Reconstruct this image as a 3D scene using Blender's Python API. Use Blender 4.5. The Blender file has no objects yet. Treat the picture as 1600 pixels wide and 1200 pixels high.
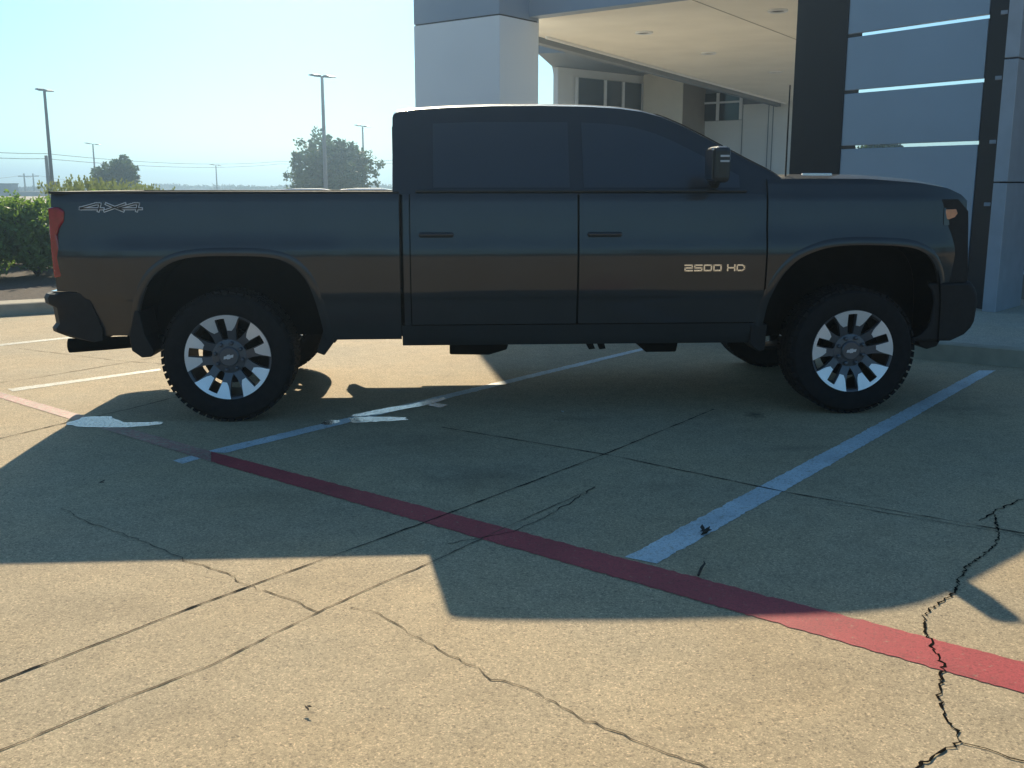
import bpy, bmesh, math, random
from mathutils import Vector, Matrix
S = bpy.context.scene
COL = S.collection
PI = math.pi
R = math.radians
# ------------------------------------------------------------------ camera
CAM_H = 1.487
PITCH = 11.1
FPX = 1580.0
cd = bpy.data.cameras.new('camera')
cam = bpy.data.objects.new('camera', cd); COL.objects.link(cam)
cam.location = (0, 0, CAM_H); cam.rotation_euler = (R(90 - PITCH), 0, 0)
cd.sensor_width = 36; cd.lens = FPX / 1600 * 36; cd.clip_start = .05; cd.clip_end = 4000
S.camera = cam
# ------------------------------------------------------------------ light
SUN_EL, SUN_AZ = 30.0, 99.2            # azimuth of the sun, counter-clockwise from +X
SUN = 4.25; SKY = .080; EXPO = 0.66
w = bpy.data.worlds.new('World'); S.world = w; w.use_nodes = True
nt = w.node_tree; nt.nodes.clear()
sky = nt.nodes.new('ShaderNodeTexSky'); sky.sky_type = 'NISHITA'; sky.sun_disc = False
sky.sun_elevation = R(SUN_EL); sky.sun_rotation = R(90 - SUN_AZ)
sky.air_density = 1.0; sky.dust_density = .25; sky.ozone_density = 1.6
tint = nt.nodes.new('ShaderNodeMix'); tint.data_type = 'RGBA'; tint.blend_type = 'MULTIPLY'
tint.inputs[0].default_value = 1; tint.inputs[7].default_value = (.58, .89, .99, 1)
bg = nt.nodes.new('ShaderNodeBackground'); bg.inputs[1].default_value = SKY
wo = nt.nodes.new('ShaderNodeOutputWorld')
nt.links.new(sky.outputs[0], tint.inputs[6]); nt.links.new(tint.outputs[2], bg.inputs[0]); nt.links.new(bg.outputs[0], wo.inputs[0])
sl = bpy.data.lights.new('sun', 'SUN'); sl.energy = SUN; sl.angle = R(.5); sl.color = (1, .87, .63)
so = bpy.data.objects.new('sun', sl); COL.objects.link(so)
sd = Vector((math.cos(R(SUN_AZ)) * math.cos(R(SUN_EL)), math.sin(R(SUN_AZ)) * math.cos(R(SUN_EL)), math.sin(R(SUN_EL))))
so.rotation_euler = (-sd).to_track_quat('-Z', 'Y').to_euler()
S.view_settings.view_transform = 'Standard'; S.view_settings.look = 'None'
S.view_settings.exposure = EXPO; S.view_settings.gamma = 1
HAZE_D, HAZE_G, HAZE_C = .0032, .86, (.55, .76, 1.0, 1)

# ------------------------------------------------------------------ helpers
_ct, _st = math.cos(R(PITCH)), math.sin(R(PITCH))
def at(u, v, z=0.0):
    """real point at height z seen at photo pixel (u, v)"""
    x = (u - 800) / FPX; y = -(v - 600) / FPX
    d = (x, _ct + y * _st, -_st + y * _ct); t = (z - CAM_H) / d[2]
    return (t * d[0], t * d[1])
def mat(name, col, rough=.6, metal=0., coat=0., spec=.5, noise=None, bump=None, trans=0.):
    """noise = (scale, amount, [detail]) value variation; bump = (scale, strength)"""
    m = bpy.data.materials.new(name); m.use_nodes = True
    t = m.node_tree; b = t.nodes['Principled BSDF']
    b.inputs['Base Color'].default_value = (*col, 1); b.inputs['Roughness'].default_value = rough
    b.inputs['Metallic'].default_value = metal; b.inputs['Coat Weight'].default_value = coat
    b.inputs['Coat Roughness'].default_value = .07; b.inputs['Specular IOR Level'].default_value = spec
    tc = t.nodes.new('ShaderNodeTexCoord')
    if noise:
        n = t.nodes.new('ShaderNodeTexNoise'); n.inputs['Scale'].default_value = noise[0]; n.inputs['Detail'].default_value = 6
        t.links.new(tc.outputs['Object'], n.inputs['Vector'])
        mr = t.nodes.new('ShaderNodeMapRange'); mr.inputs[1].default_value = .3; mr.inputs[2].default_value = .7
        mr.inputs[3].default_value = 1 - noise[1]; mr.inputs[4].default_value = 1 + noise[1]
        t.links.new(n.outputs[0], mr.inputs[0])
        mx = t.nodes.new('ShaderNodeVectorMath'); mx.operation = 'SCALE'; mx.inputs[0].default_value = col
        t.links.new(mr.outputs[0], mx.inputs['Scale']); t.links.new(mx.outputs[0], b.inputs['Base Color'])
    if bump:
        n2 = t.nodes.new('ShaderNodeTexNoise'); n2.inputs['Scale'].default_value = bump[0]; n2.inputs['Detail'].default_value = 4
        t.links.new(tc.outputs['Object'], n2.inputs['Vector'])
        bp = t.nodes.new('ShaderNodeBump'); bp.inputs['Strength'].default_value = bump[1]; bp.inputs['Distance'].default_value = .01
        t.links.new(n2.outputs[0], bp.inputs['Height']); t.links.new(bp.outputs[0], b.inputs['Normal'])
        if coat: t.links.new(bp.outputs[0], b.inputs['Coat Normal'])
    if trans:
        tr = t.nodes.new('ShaderNodeBsdfTranslucent'); ms = t.nodes.new('ShaderNodeMixShader'); ms.inputs[0].default_value = trans
        tr.inputs[0].default_value = (col[0] * 1.6, col[1] * 1.7, col[2] * .8, 1)
        t.links.new(b.outputs[0], ms.inputs[1]); t.links.new(tr.outputs[0], ms.inputs[2])
        t.links.new(ms.outputs[0], t.nodes['Material Output'].inputs[0])
    return m
def tag(o, label=None, cat=None, group=None, kind=None):
    if label: o['label'] = label
    if cat: o['category'] = cat
    if group: o['group'] = group
    if kind: o['kind'] = kind
    return o
def empty(name, loc=(0, 0, 0), rz=0, parent=None):
    o = bpy.data.objects.new(name, None); COL.objects.link(o); o.location = loc; o.rotation_euler = (0, 0, rz)
    o.empty_display_size = .1
    if parent: o.parent = parent
    return o
class MB:
    def __init__(s): s.v = []; s.f = []; s.mi = []; s.cur = 0
    def add(s, vs, fs):
        o = len(s.v); s.v += [tuple(p) for p in vs]; s.f += [tuple(i + o for i in f) for f in fs]; s.mi += [s.cur] * len(fs); return s
    def box(s, x0, x1, y0, y1, z0, z1, M=None):
        vs = [(x, y, z) for x in (x0, x1) for y in (y0, y1) for z in (z0, z1)]
        if M: vs = [tuple(M @ Vector(p)) for p in vs]
        return s.add(vs, [(0, 1, 3, 2), (4, 6, 7, 5), (0, 4, 5, 1), (2, 3, 7, 6), (0, 2, 6, 4), (1, 5, 7, 3)])
    def prism(s, poly, a, b, plane='xz'):
        """extrude polygon: xz -> along y from a to b; xy -> along z"""
        n = len(poly)
        if plane == 'xz': vs = [(p, a, q) for p, q in poly] + [(p, b, q) for p, q in poly]
        elif plane == 'xy': vs = [(p, q, a) for p, q in poly] + [(p, q, b) for p, q in poly]
        else: vs = [(a, p, q) for p, q in poly] + [(b, p, q) for p, q in poly]
        return s.add(vs, [tuple(range(n))[::-1], tuple(range(n, 2 * n))] + [(i, (i + 1) % n, n + (i + 1) % n, n + i) for i in range(n)])
    def tube(s, pts, r, n=8):
        pts = [Vector(p) for p in pts]; rs = r if isinstance(r, (list, tuple)) else [r] * len(pts)
        vs = []; fs = []
        for i, p in enumerate(pts):
            d = (pts[min(i + 1, len(pts) - 1)] - pts[max(i - 1, 0)]).normalized()
            a = d.cross(Vector((0, 0, 1)) if abs(d.z) < .9 else Vector((1, 0, 0))).normalized(); b = d.cross(a)
            for k in range(n):
                t = 2 * PI * k / n; vs.append(p + (a * math.cos(t) + b * math.sin(t)) * rs[i])
        for i in range(len(pts) - 1):
            for k in range(n): fs.append((i * n + k, i * n + (k + 1) % n, (i + 1) * n + (k + 1) % n, (i + 1) * n + k))
        fs += [tuple(range(n))[::-1], tuple(range((len(pts) - 1) * n, len(pts) * n))]
        return s.add(vs, fs)
    def lathe(s, prof, n=48, axis='y', c=(0, 0, 0)):
        """prof: list of (radius, along axis)"""
        vs = []; m = len(prof)
        for k in range(n):
            t = 2 * PI * k / n; ct, st = math.cos(t), math.sin(t)
            for r, h in prof:
                p = (r * ct, h, r * st) if axis == 'y' else ((r * ct, r * st, h) if axis == 'z' else (h, r * ct, r * st))
                vs.append((p[0] + c[0], p[1] + c[1], p[2] + c[2]))
        fs = [(k * m + j, k * m + j + 1, ((k + 1) % n) * m + j + 1, ((k + 1) % n) * m + j) for k in range(n) for j in range(m - 1)]
        return s.add(vs, fs)
    def grid(s, P, nu, nv, thick=None):
        """P(i, j) -> point; thick: vector offset for a closed slab"""
        vs = [P(i, j) for i in range(nu) for j in range(nv)]
        q = lambda i, j, o=0: o + i * nv + j
        fs = [(q(i, j), q(i + 1, j), q(i + 1, j + 1), q(i, j + 1)) for i in range(nu - 1) for j in range(nv - 1)]
        if thick:
            N = len(vs); vs = vs + [tuple(a + b for a, b in zip(p, thick)) for p in vs]
            fs += [(q(i, j, N), q(i, j + 1, N), q(i + 1, j + 1, N), q(i + 1, j, N)) for i in range(nu - 1) for j in range(nv - 1)]
            for i in range(nu - 1):
                fs += [(q(i, 0), q(i, 0, N), q(i + 1, 0, N), q(i + 1, 0)), (q(i, nv - 1), q(i + 1, nv - 1), q(i + 1, nv - 1, N), q(i, nv - 1, N))]
            for j in range(nv - 1):
                fs += [(q(0, j), q(0, j + 1), q(0, j + 1, N), q(0, j, N)), (q(nu - 1, j), q(nu - 1, j, N), q(nu - 1, j + 1, N), q(nu - 1, j + 1))]
        return s.add(vs, fs)
    def build(s, name, m=None, parent=None, loc=(0, 0, 0), rz=0, smooth=None, bevel=0, fixn=True, shadow=True):
        me = bpy.data.meshes.new(name); me.from_pydata(s.v, [], s.f)
        ms = m if isinstance(m, (list, tuple)) else [m]
        for x in ms:
            if x: me.materials.append(x)
        me.polygons.foreach_set('material_index', s.mi)
        if fixn:
            b = bmesh.new(); b.from_mesh(me); bmesh.ops.recalc_face_normals(b, faces=b.faces); b.to_mesh(me); b.free()
        if smooth is not None:
            me.polygons.foreach_set('use_smooth', [True] * len(me.polygons))
            me.set_sharp_from_angle(angle=R(smooth))
        o = bpy.data.objects.new(name, me); COL.objects.link(o); o.location = loc; o.rotation_euler = (0, 0, rz)
        if parent: o.parent = parent
        if bevel:
            bv = o.modifiers.new('bevel', 'BEVEL'); bv.width = bevel; bv.segments = 2; bv.limit_method = 'ANGLE'; bv.angle_limit = R(35)
        return o
def kids(o): return [c for c in bpy.data.objects if c.parent == o]
def copy_tree(o, parent=None):
    c = o.copy(); COL.objects.link(c)
    if parent is not None: c.parent = parent
    for k in kids(o): copy_tree(k, c)
    return c
def lerp(tab, x):
    if x <= tab[0][0]: return tab[0][1]
    for (a, p), (b, q) in zip(tab, tab[1:]):
        if x <= b: return p + (q - p) * (x - a) / (b - a) if b > a else q
    return tab[-1][1]
def frange(a, b, n): return [a + (b - a) * i / (n - 1) for i in range(n)]

# ------------------------------------------------------------------ materials
def concrete_mat(name, base, stains=()):
    m = bpy.data.materials.new(name); m.use_nodes = True; t = m.node_tree; b = t.nodes['Principled BSDF']
    N = t.nodes.new; L = t.links.new
    tc = N('ShaderNodeTexCoord')
    def noise(sc, det=5, rough=.55):
        n = N('ShaderNodeTexNoise'); n.inputs['Scale'].default_value = sc; n.inputs['Detail'].default_value = det
        n.inputs['Roughness'].default_value = rough; L(tc.outputs['Object'], n.inputs['Vector']); return n.outputs[0]
    def rng(x, a, b_, c, d):
        r = N('ShaderNodeMapRange'); r.inputs[1].default_value = a; r.inputs[2].default_value = b_; r.inputs[3].default_value = c; r.inputs[4].default_value = d
        L(x, r.inputs[0]); return r.outputs[0]
    def mul(a, b_):
        q = N('ShaderNodeMath'); q.operation = 'MULTIPLY'; L(a, q.inputs[0]); L(b_, q.inputs[1]); return q.outputs[0]
    fac = mul(mul(rng(noise(.5, 3), .3, .7, .88, 1.09), rng(noise(7), .3, .7, .91, 1.08)), rng(noise(60, 3, .8), .36, .64, .86, 1.12))
    def cells(sc, a, b_, c, d, jit=1.0):
        v = N('ShaderNodeTexVoronoi'); v.inputs['Scale'].default_value = sc; v.inputs['Randomness'].default_value = jit
        L(tc.outputs['Object'], v.inputs['Vector']); sp_ = N('ShaderNodeSeparateColor'); L(v.outputs['Color'], sp_.inputs[0]); return rng(sp_.outputs[0], a, b_, c, d)
    # sand and fine stones showing in the worn surface: every grain has its own tone
    fac = mul(fac, cells(150, .0, .22, .55, 1.0)); fac = mul(fac, cells(190, .80, .97, 1.0, 1.5)); fac = mul(fac, cells(330, .1, .9, .82, 1.18))
    # small pits
    vo2 = N('ShaderNodeTexVoronoi'); vo2.inputs['Scale'].default_value = 9; L(tc.outputs['Object'], vo2.inputs['Vector'])
    fac = mul(fac, rng(vo2.outputs['Distance'], .03, .06, .45, 1.0))
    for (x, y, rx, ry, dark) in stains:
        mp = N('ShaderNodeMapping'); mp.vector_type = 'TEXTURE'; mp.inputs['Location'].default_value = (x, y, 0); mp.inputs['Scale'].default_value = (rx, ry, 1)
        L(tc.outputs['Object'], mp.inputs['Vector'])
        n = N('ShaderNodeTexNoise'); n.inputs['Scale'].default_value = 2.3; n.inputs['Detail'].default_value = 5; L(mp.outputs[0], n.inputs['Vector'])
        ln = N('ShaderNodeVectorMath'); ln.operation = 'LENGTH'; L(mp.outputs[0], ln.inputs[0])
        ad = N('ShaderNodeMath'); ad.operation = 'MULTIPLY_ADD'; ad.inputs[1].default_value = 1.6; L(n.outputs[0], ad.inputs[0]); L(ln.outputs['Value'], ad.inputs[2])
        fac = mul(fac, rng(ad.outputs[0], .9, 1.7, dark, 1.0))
    hue = N('ShaderNodeMix'); hue.data_type = 'RGBA'; hue.inputs[6].default_value = (*base, 1)
    hue.inputs[7].default_value = (base[0] * .93, base[1] * .98, base[2] * 1.06, 1); L(rng(noise(.9, 4), .35, .65, 0, 1), hue.inputs[0])
    sc = N('ShaderNodeVectorMath'); sc.operation = 'SCALE'; L(hue.outputs[2], sc.inputs[0]); L(fac, sc.inputs['Scale'])
    L(sc.outputs[0], b.inputs['Base Color'])
    b.inputs['Roughness'].default_value = .85
    bp = N('ShaderNodeBump'); bp.inputs['Strength'].default_value = .4; bp.inputs['Distance'].default_value = .003
    L(noise(220, 2, .7), bp.inputs['Height']); L(bp.outputs[0], b.inputs['Normal'])
    return m
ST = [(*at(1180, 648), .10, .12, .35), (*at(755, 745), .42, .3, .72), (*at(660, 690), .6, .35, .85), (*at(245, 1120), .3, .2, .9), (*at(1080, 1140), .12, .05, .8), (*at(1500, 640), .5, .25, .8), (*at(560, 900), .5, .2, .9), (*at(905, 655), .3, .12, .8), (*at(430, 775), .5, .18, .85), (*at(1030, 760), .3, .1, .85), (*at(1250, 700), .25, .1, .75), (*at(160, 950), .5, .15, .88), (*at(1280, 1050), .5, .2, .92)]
M_conc = concrete_mat('weathered_tan_concrete', (.475, .352, .205), ST)
M_walk = concrete_mat('sidewalk_concrete', (.55, .47, .35))
M_kerb = mat('kerb_concrete', (.42, .36, .27), .85, noise=(6, .15), bump=(60, .3))
def paint_mat(name, col, wear_lo, wear_hi, under=(.44, .37, .25)):
    m = bpy.data.materials.new(name); m.use_nodes = True; t = m.node_tree; b = t.nodes['Principled BSDF']; N = t.nodes.new; L = t.links.new
    tc = N('ShaderNodeTexCoord'); n = N('ShaderNodeTexNoise'); n.inputs['Scale'].default_value = 34; n.inputs['Detail'].default_value = 9; n.inputs['Roughness'].default_value = .75
    L(tc.outputs['Object'], n.inputs['Vector'])
    mr = N('ShaderNodeMapRange'); mr.inputs[1].default_value = wear_lo; mr.inputs[2].default_value = wear_hi; L(n.outputs[0], mr.inputs[0])
    n2 = N('ShaderNodeTexNoise'); n2.inputs['Scale'].default_value = 190; L(tc.outputs['Object'], n2.inputs['Vector'])
    m2 = N('ShaderNodeMapRange'); m2.inputs[1].default_value = .3; m2.inputs[2].default_value = .7; m2.inputs[3].default_value = .82; m2.inputs[4].default_value = 1.15; L(n2.outputs[0], m2.inputs[0])
    mx = N('ShaderNodeMix'); mx.data_type = 'RGBA'; mx.inputs[6].default_value = (*col, 1); mx.inputs[7].default_value = (*under, 1); L(mr.outputs[0], mx.inputs[0])
    vg = N('ShaderNodeTexVoronoi'); vg.inputs['Scale'].default_value = 150; L(tc.outputs['Object'], vg.inputs['Vector'])
    sg_ = N('ShaderNodeSeparateColor'); L(vg.outputs['Color'], sg_.inputs[0])
    m3 = N('ShaderNodeMapRange'); m3.inputs[1].default_value = 0; m3.inputs[2].default_value = .25; m3.inputs[3].default_value = .66; L(sg_.outputs[0], m3.inputs[0])
    n4 = N('ShaderNodeTexNoise'); n4.inputs['Scale'].default_value = 3; n4.inputs['Detail'].default_value = 4; L(tc.outputs['Object'], n4.inputs['Vector'])
    m4 = N('ShaderNodeMapRange'); m4.inputs[1].default_value = .3; m4.inputs[2].default_value = .7; m4.inputs[3].default_value = .82; m4.inputs[4].default_value = 1.14; L(n4.outputs[0], m4.inputs[0])
    q1 = N('ShaderNodeMath'); q1.operation = 'MULTIPLY'; L(m3.outputs[0], q1.inputs[0]); L(m4.outputs[0], q1.inputs[1])
    q2 = N('ShaderNodeMath'); q2.operation = 'MULTIPLY'; L(m2.outputs[0], q2.inputs[0]); L(q1.outputs[0], q2.inputs[1]); m2 = q2
    sc = N('ShaderNodeVectorMath'); sc.operation = 'SCALE'; L(mx.outputs[2], sc.inputs[0]); L(m2.outputs[0], sc.inputs['Scale']); L(sc.outputs[0], b.inputs['Base Color'])
    b.inputs['Roughness'].default_value = .6
    bp = N('ShaderNodeBump'); bp.inputs['Strength'].default_value = .35; bp.inputs['Distance'].default_value = .003; L(n2.outputs[0], bp.inputs['Height']); L(bp.outputs[0], b.inputs['Normal'])
    return m
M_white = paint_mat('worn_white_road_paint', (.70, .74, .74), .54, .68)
M_white2 = paint_mat('faded_white_road_paint', (.60, .58, .50), .42, .60)
M_red = paint_mat('worn_red_road_paint', (.46, .06, .065), .58, .76)
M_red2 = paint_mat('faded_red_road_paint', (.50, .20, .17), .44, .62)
M_crack = mat('crack_dirt', (.014, .012, .010), 1.0, spec=0., noise=(40, .4))
M_joint = mat('joint_filler', (.045, .04, .034), 1.0, spec=0., noise=(20, .4))
M_seam = mat('hairline_crack', (.15, .12, .085), 1.0, spec=.0, noise=(15, .3))
M_paint = mat('black_clearcoat_paint', (.020, .023, .027), .5, metal=.25, coat=.9, spec=.3, noise=(3, .12), bump=(1.6, .5))
M_paint.node_tree.nodes['Principled BSDF'].inputs['Coat Roughness'].default_value = .11
M_trim = mat('black_textured_plastic', (.012, .012, .013), .6, spec=.3, noise=(30, .2), bump=(400, .15))
M_glass = mat('dark_tinted_glass', (.021, .026, .033), .3, coat=.9, noise=(2, .1))
M_rubber = mat('tyre_rubber', (.013, .013, .014), .85, spec=.2, noise=(25, .2), bump=(120, .2))
M_under = mat('undercarriage_dirt', (.006, .006, .006), .95, spec=.05, noise=(8, .3))
M_rimdark = mat('gunmetal_wheel_paint', (.11, .118, .135), .38, metal=.5, noise=(12, .08))
M_rimface = mat('machined_alloy', (.90, .91, .94), .40, metal=.6, noise=(9, .05))
M_barrel = mat('dark_wheel_barrel', (.012, .012, .014), .5, metal=.3, noise=(9, .2))
M_chrome = mat('chrome', (.82, .84, .87), .14, metal=1., noise=(6, .04))
M_decal = mat('silver_decal', (.62, .66, .72), .35, metal=.4, noise=(8, .05))
M_red_lens = mat('red_lamp_lens', (.30, .008, .022), .2, coat=1., noise=(30, .2))
M_amber = mat('amber_lamp_lens', (.72, .30, .16), .2, coat=1., noise=(30, .15))
M_clear = mat('clear_lamp_lens', (.55, .58, .62), .12, coat=1., noise=(20, .15))
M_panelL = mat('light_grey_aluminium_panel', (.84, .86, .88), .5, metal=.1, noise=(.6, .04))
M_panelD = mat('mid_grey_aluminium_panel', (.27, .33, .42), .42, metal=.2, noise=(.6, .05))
M_louvre = mat('blue_grey_screen_panel', (.34, .41, .49), .42, metal=.35, noise=(.8, .06))
M_post = mat('charcoal_steel', (.010, .012, .016), .5, metal=.2, noise=(2, .1))
M_ceil = mat('cream_stucco_soffit', (.93, .88, .78), .9, noise=(1.2, .05), bump=(90, .2))
M_trimw = mat('white_metal_trim', (.82, .84, .86), .5, noise=(3, .05))
M_cream = mat('cream_stucco', (.80, .75, .64), .9, noise=(1.5, .06), bump=(80, .2))
M_brown = mat('taupe_panel', (.30, .26, .22), .7, noise=(3, .06))
M_wallg = mat('pale_grey_wall_panel', (.80, .80, .77), .7, noise=(1, .04))
M_bandg = mat('blue_grey_fascia', (.20, .23, .27), .6, noise=(1, .05))
M_win = mat('dark_window_glass', (.03, .042, .055), .08, coat=.3, noise=(.7, .3))
M_clad = mat('brushed_grey_cladding', (.42, .44, .48), .5, metal=.3, noise=(5, .08))
M_pole = mat('galvanised_pole', (.06, .065, .07), .5, metal=.2, noise=(4, .1))
M_polew = mat('white_painted_pole', (.26, .28, .30), .5, noise=(4, .08))
M_wood = mat('weathered_wood_pole', (.05, .045, .042), .9, noise=(6, .3))
M_bark = mat('bark', (.07, .055, .042), .9, noise=(9, .3), bump=(30, .5))
M_leaf = mat('leaf_green', (.06, .10, .028), .55, noise=(1.5, .45), trans=.4)
M_leafd = mat('dark_tree_leaf', (.060, .10, .038), .6, noise=(.8, .4), trans=.25)
M_hedge = mat('hedge_leaf', (.15, .23, .065), .5, noise=(2.5, .45), trans=.45)
M_hedgei = mat('hedge_twigs', (.02, .028, .014), .9, noise=(9, .4))
M_grassb = mat('ornamental_grass_blade', (.15, .17, .10), .6, noise=(4, .3), trans=.45)
M_mulch = mat('dark_mulch', (.07, .048, .035), .95, noise=(22, .55), bump=(60, .9))
M_carw = mat('white_car_paint', (.72, .74, .76), .3, coat=.8, noise=(2, .03))
M_hill = mat('far_wood_foliage', (.045, .065, .035), .8, noise=(.2, .35))
M_grey_far = mat('far_building_grey', (.19, .2, .21), .8, noise=(.3, .1))

# ------------------------------------------------------------------ ground and markings
g = MB(); g.add([(-900, -900, 0), (900, -900, 0), (900, 900, 0), (-900, 900, 0)], [(0, 1, 2, 3)])
tag(g.build('ground', M_conc), kind='structure')
random.seed(5)
def strip_poly(pts, w0, z, jit=0.0, step=None):
    """flat ribbon following ground points"""
    P = [Vector(p) for p in pts]
    if step:
        Q = [P[0]]
        for a, b in zip(P, P[1:]):
            n = max(1, int((b - a).length / step))
            for k in range(1, n + 1): Q.append(a.lerp(b, k / n))
        d = [Vector((0, 0))] * len(Q)
        Q = [q + (Vector((random.gauss(0, jit), random.gauss(0, jit))) if 0 < i < len(Q) - 1 else Vector((0, 0))) for i, q in enumerate(Q)]
        P = Q
    vs = []; ws = w0 if callable(w0) else (lambda t: w0)
    for i, p in enumerate(P):
        d = (P[min(i + 1, len(P) - 1)] - P[max(i - 1, 0)]).normalized(); n = Vector((-d.y, d.x))
        ww = ws(i / (len(P) - 1)) * (1 if not jit else random.choice((.4, .7, 1, 1.2, 1.7)))
        vs += [(p.x + n.x * ww / 2, p.y + n.y * ww / 2, z), (p.x - n.x * ww / 2, p.y - n.y * ww / 2, z)]
    m = MB(); m.add(vs, [(2 * i, 2 * i + 1, 2 * i + 3, 2 * i + 2) for i in range(len(P) - 1)]); return m
def quad_line(name, corners, m, z, label):
    k = MB()
    a, b, c, d = [Vector(at(*p)) for p in corners]      # a->b one long edge, d->c the other
    n = 220; vs = []
    for i in range(n + 1):
        t = i / n; p = a.lerp(b, t); q = d.lerp(c, t); j = (q - p).normalized()
        p = p + j * random.gauss(0, .0035); q = q + j * random.gauss(0, .0035)
        vs += [(p.x, p.y, z), (q.x, q.y, z)]
    k.add(vs, [(2 * i, 2 * i + 1, 2 * i + 3, 2 * i + 2) for i in range(n)])
    o = k.build(name, m); tag(o, label, None, None, 'structure'); return o
quad_line('red_fire_lane_line', [(330, 706), (1640, 1046), (1640, 1096), (330, 722)], M_red, .0024, 'dark red painted line running across the concrete')
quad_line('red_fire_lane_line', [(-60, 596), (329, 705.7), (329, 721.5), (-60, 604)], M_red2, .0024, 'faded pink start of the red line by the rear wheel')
quad_line('parking_line', [(977, 871), (1530, 579), (1556, 579), (1026, 881)], M_white, .002, 'wide white parking line in front of the truck wheel')
quad_line('parking_line', [(320, 706), (1003, 544), (1007, 547), (352, 708)], M_white, .002, 'white parking line passing under the truck')
quad_line('parking_line', [(270, 720), (312, 709), (330, 712), (285, 725)], M_white, .0018, 'end of the white line beyond the red line, painted bright as a sun spot')  # clean white colour stands in for a spot of sun here
quad_line('parking_line', [(12, 608), (250, 576), (252, 579), (20, 612)], M_white2, .0018, 'faded white parking line left of the rear wheel')
quad_line('parking_line', [(-30, 541), (140, 523), (140, 525.5), (-30, 544)], M_white2, .0018, 'faded white parking line behind the rear bumper')
def joint(name, pix, w, m, label, jit=0, step=None, z=.003):
    o = strip_poly([at(*p) for p in pix], w, z, jit, step).build(name, m, fixn=False); tag(o, label, None, None, 'structure')
joint('expansion_joint', [(-200, 1142), (0, 1065), (320, 942), (660, 818), (955, 706), (1115, 640)], .0075, M_joint, 'long dark expansion joint from lower left to the truck', .0012, .05)
joint('expansion_joint', [(690, 668), (955, 712), (1230, 770), (1600, 834), (1700, 852)], .007, M_joint, 'dark expansion joint crossing the white parking line', .0012, .05)
joint('expansion_joint', [(1290, 786), (1600, 838), (1700, 858)], .005, M_seam, 'thin second groove beside the crossing joint', .001, .05, .0028)
joint('saw_cut', [(-100, 1215), (0, 1174), (180, 1098), (330, 1040), (495, 958), (600, 910), (672, 880), (800, 820), (930, 762)], .0045, M_seam, 'hairline saw cut in the near concrete', .0015, .04)
joint('saw_cut', [(-60, 700), (90, 664), (200, 640), (270, 622), (330, 612)], .007, M_joint, 'thin joint running past the left rear tyre', .0015, .04)
joint('saw_cut', [(-60, 606), (60, 590), (260, 556)], .006, M_seam, 'faint joint on the sunny concrete at left', .0015, .05)
joint('saw_cut', [(30, 545), (180, 563), (262, 570)], .006, M_seam, 'faint cross joint behind the exhaust', .0015, .05)
joint('crack', [(95, 795), (135, 815), (200, 838), (250, 858), (300, 880), (345, 893), (385, 915), (430, 930), (470, 943), (500, 958)], .0035, M_seam, 'thin wandering crack at left through the shadow edge', .006, .03)
joint('crack', [(548, 950), (585, 955), (640, 990), (690, 1020), (745, 1045), (770, 1062), (820, 1072), (865, 1098), (900, 1120), (960, 1142), (1020, 1170), (1130, 1210)], .0035, M_seam, 'long thin crack in the sunny foreground concrete', .006, .03)
joint('crack', [(700, 850), (800, 832), (850, 810), (900, 780), (930, 760)], .004, M_joint, 'short dark crack crossing the red line', .004, .03)
joint('crack', [(1610, 776), (1560, 795), (1530, 815)], .006, M_crack, 'upper branch of the jagged crack', .006, .025, .0035)
joint('crack', [(1553, 800), (1560, 826), (1558, 850), (1540, 866), (1512, 885), (1500, 905), (1492, 925), (1470, 942), (1448, 960), (1444, 985), (1455, 1005), (1460, 1022), (1475, 1038), (1470, 1065), (1467, 1090), (1472, 1120), (1490, 1135), (1498, 1150), (1502, 1160)], .0065, M_crack, 'jagged wide crack running down through the red line', .0055, .013, .0035)
joint('crack', [(1502, 1160), (1480, 1170), (1455, 1185), (1430, 1202), (1400, 1225)], .008, M_crack, 'wide crack leaving the frame at the lower right', .0055, .013, .0037)
joint('crack', [(1503, 1162), (1540, 1172), (1600, 1192), (1660, 1210)], .006, M_crack, 'fine crack branch at the lower right corner', .004, .03, .0033)
M_wet = mat('shallow_water', (.05, .055, .055), .04, spec=.6)
_t = M_wet.node_tree; _b = _t.nodes['Principled BSDF']; _tc = _t.nodes.new('ShaderNodeTexCoord')
_mp = _t.nodes.new('ShaderNodeMapping'); _mp.inputs['Scale'].default_value = (1, 1.3, 1); _mp.inputs['Rotation'].default_value = (0, 0, R(-20))
_n = _t.nodes.new('ShaderNodeTexNoise'); _n.inputs['Scale'].default_value = 70; _n.inputs['Detail'].default_value = 7; _n.inputs['Roughness'].default_value = .7
_t.links.new(_tc.outputs['Object'], _mp.inputs[0]); _t.links.new(_mp.outputs[0], _n.inputs['Vector'])
_m = _t.nodes.new('ShaderNodeMapRange'); _m.inputs[1].default_value = .44; _m.inputs[2].default_value = .56; _m.inputs[3].default_value = .05; _m.inputs[4].default_value = .3
_t.links.new(_n.outputs[0], _m.inputs[0]); _t.links.new(_m.outputs[0], _b.inputs['Roughness'])
_c = _t.nodes.new('ShaderNodeMix'); _c.data_type = 'RGBA'; _c.inputs[6].default_value = (.06, .06, .055, 1); _c.inputs[7].default_value = (.26, .22, .15, 1)
_m2 = _t.nodes.new('ShaderNodeMapRange'); _m2.inputs[1].default_value = .52; _m2.inputs[2].default_value = .64; _t.links.new(_n.outputs[0], _m2.inputs[0])
_t.links.new(_m2.outputs[0], _c.inputs[0]); _t.links.new(_c.outputs[2], _b.inputs['Base Color'])
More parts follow.
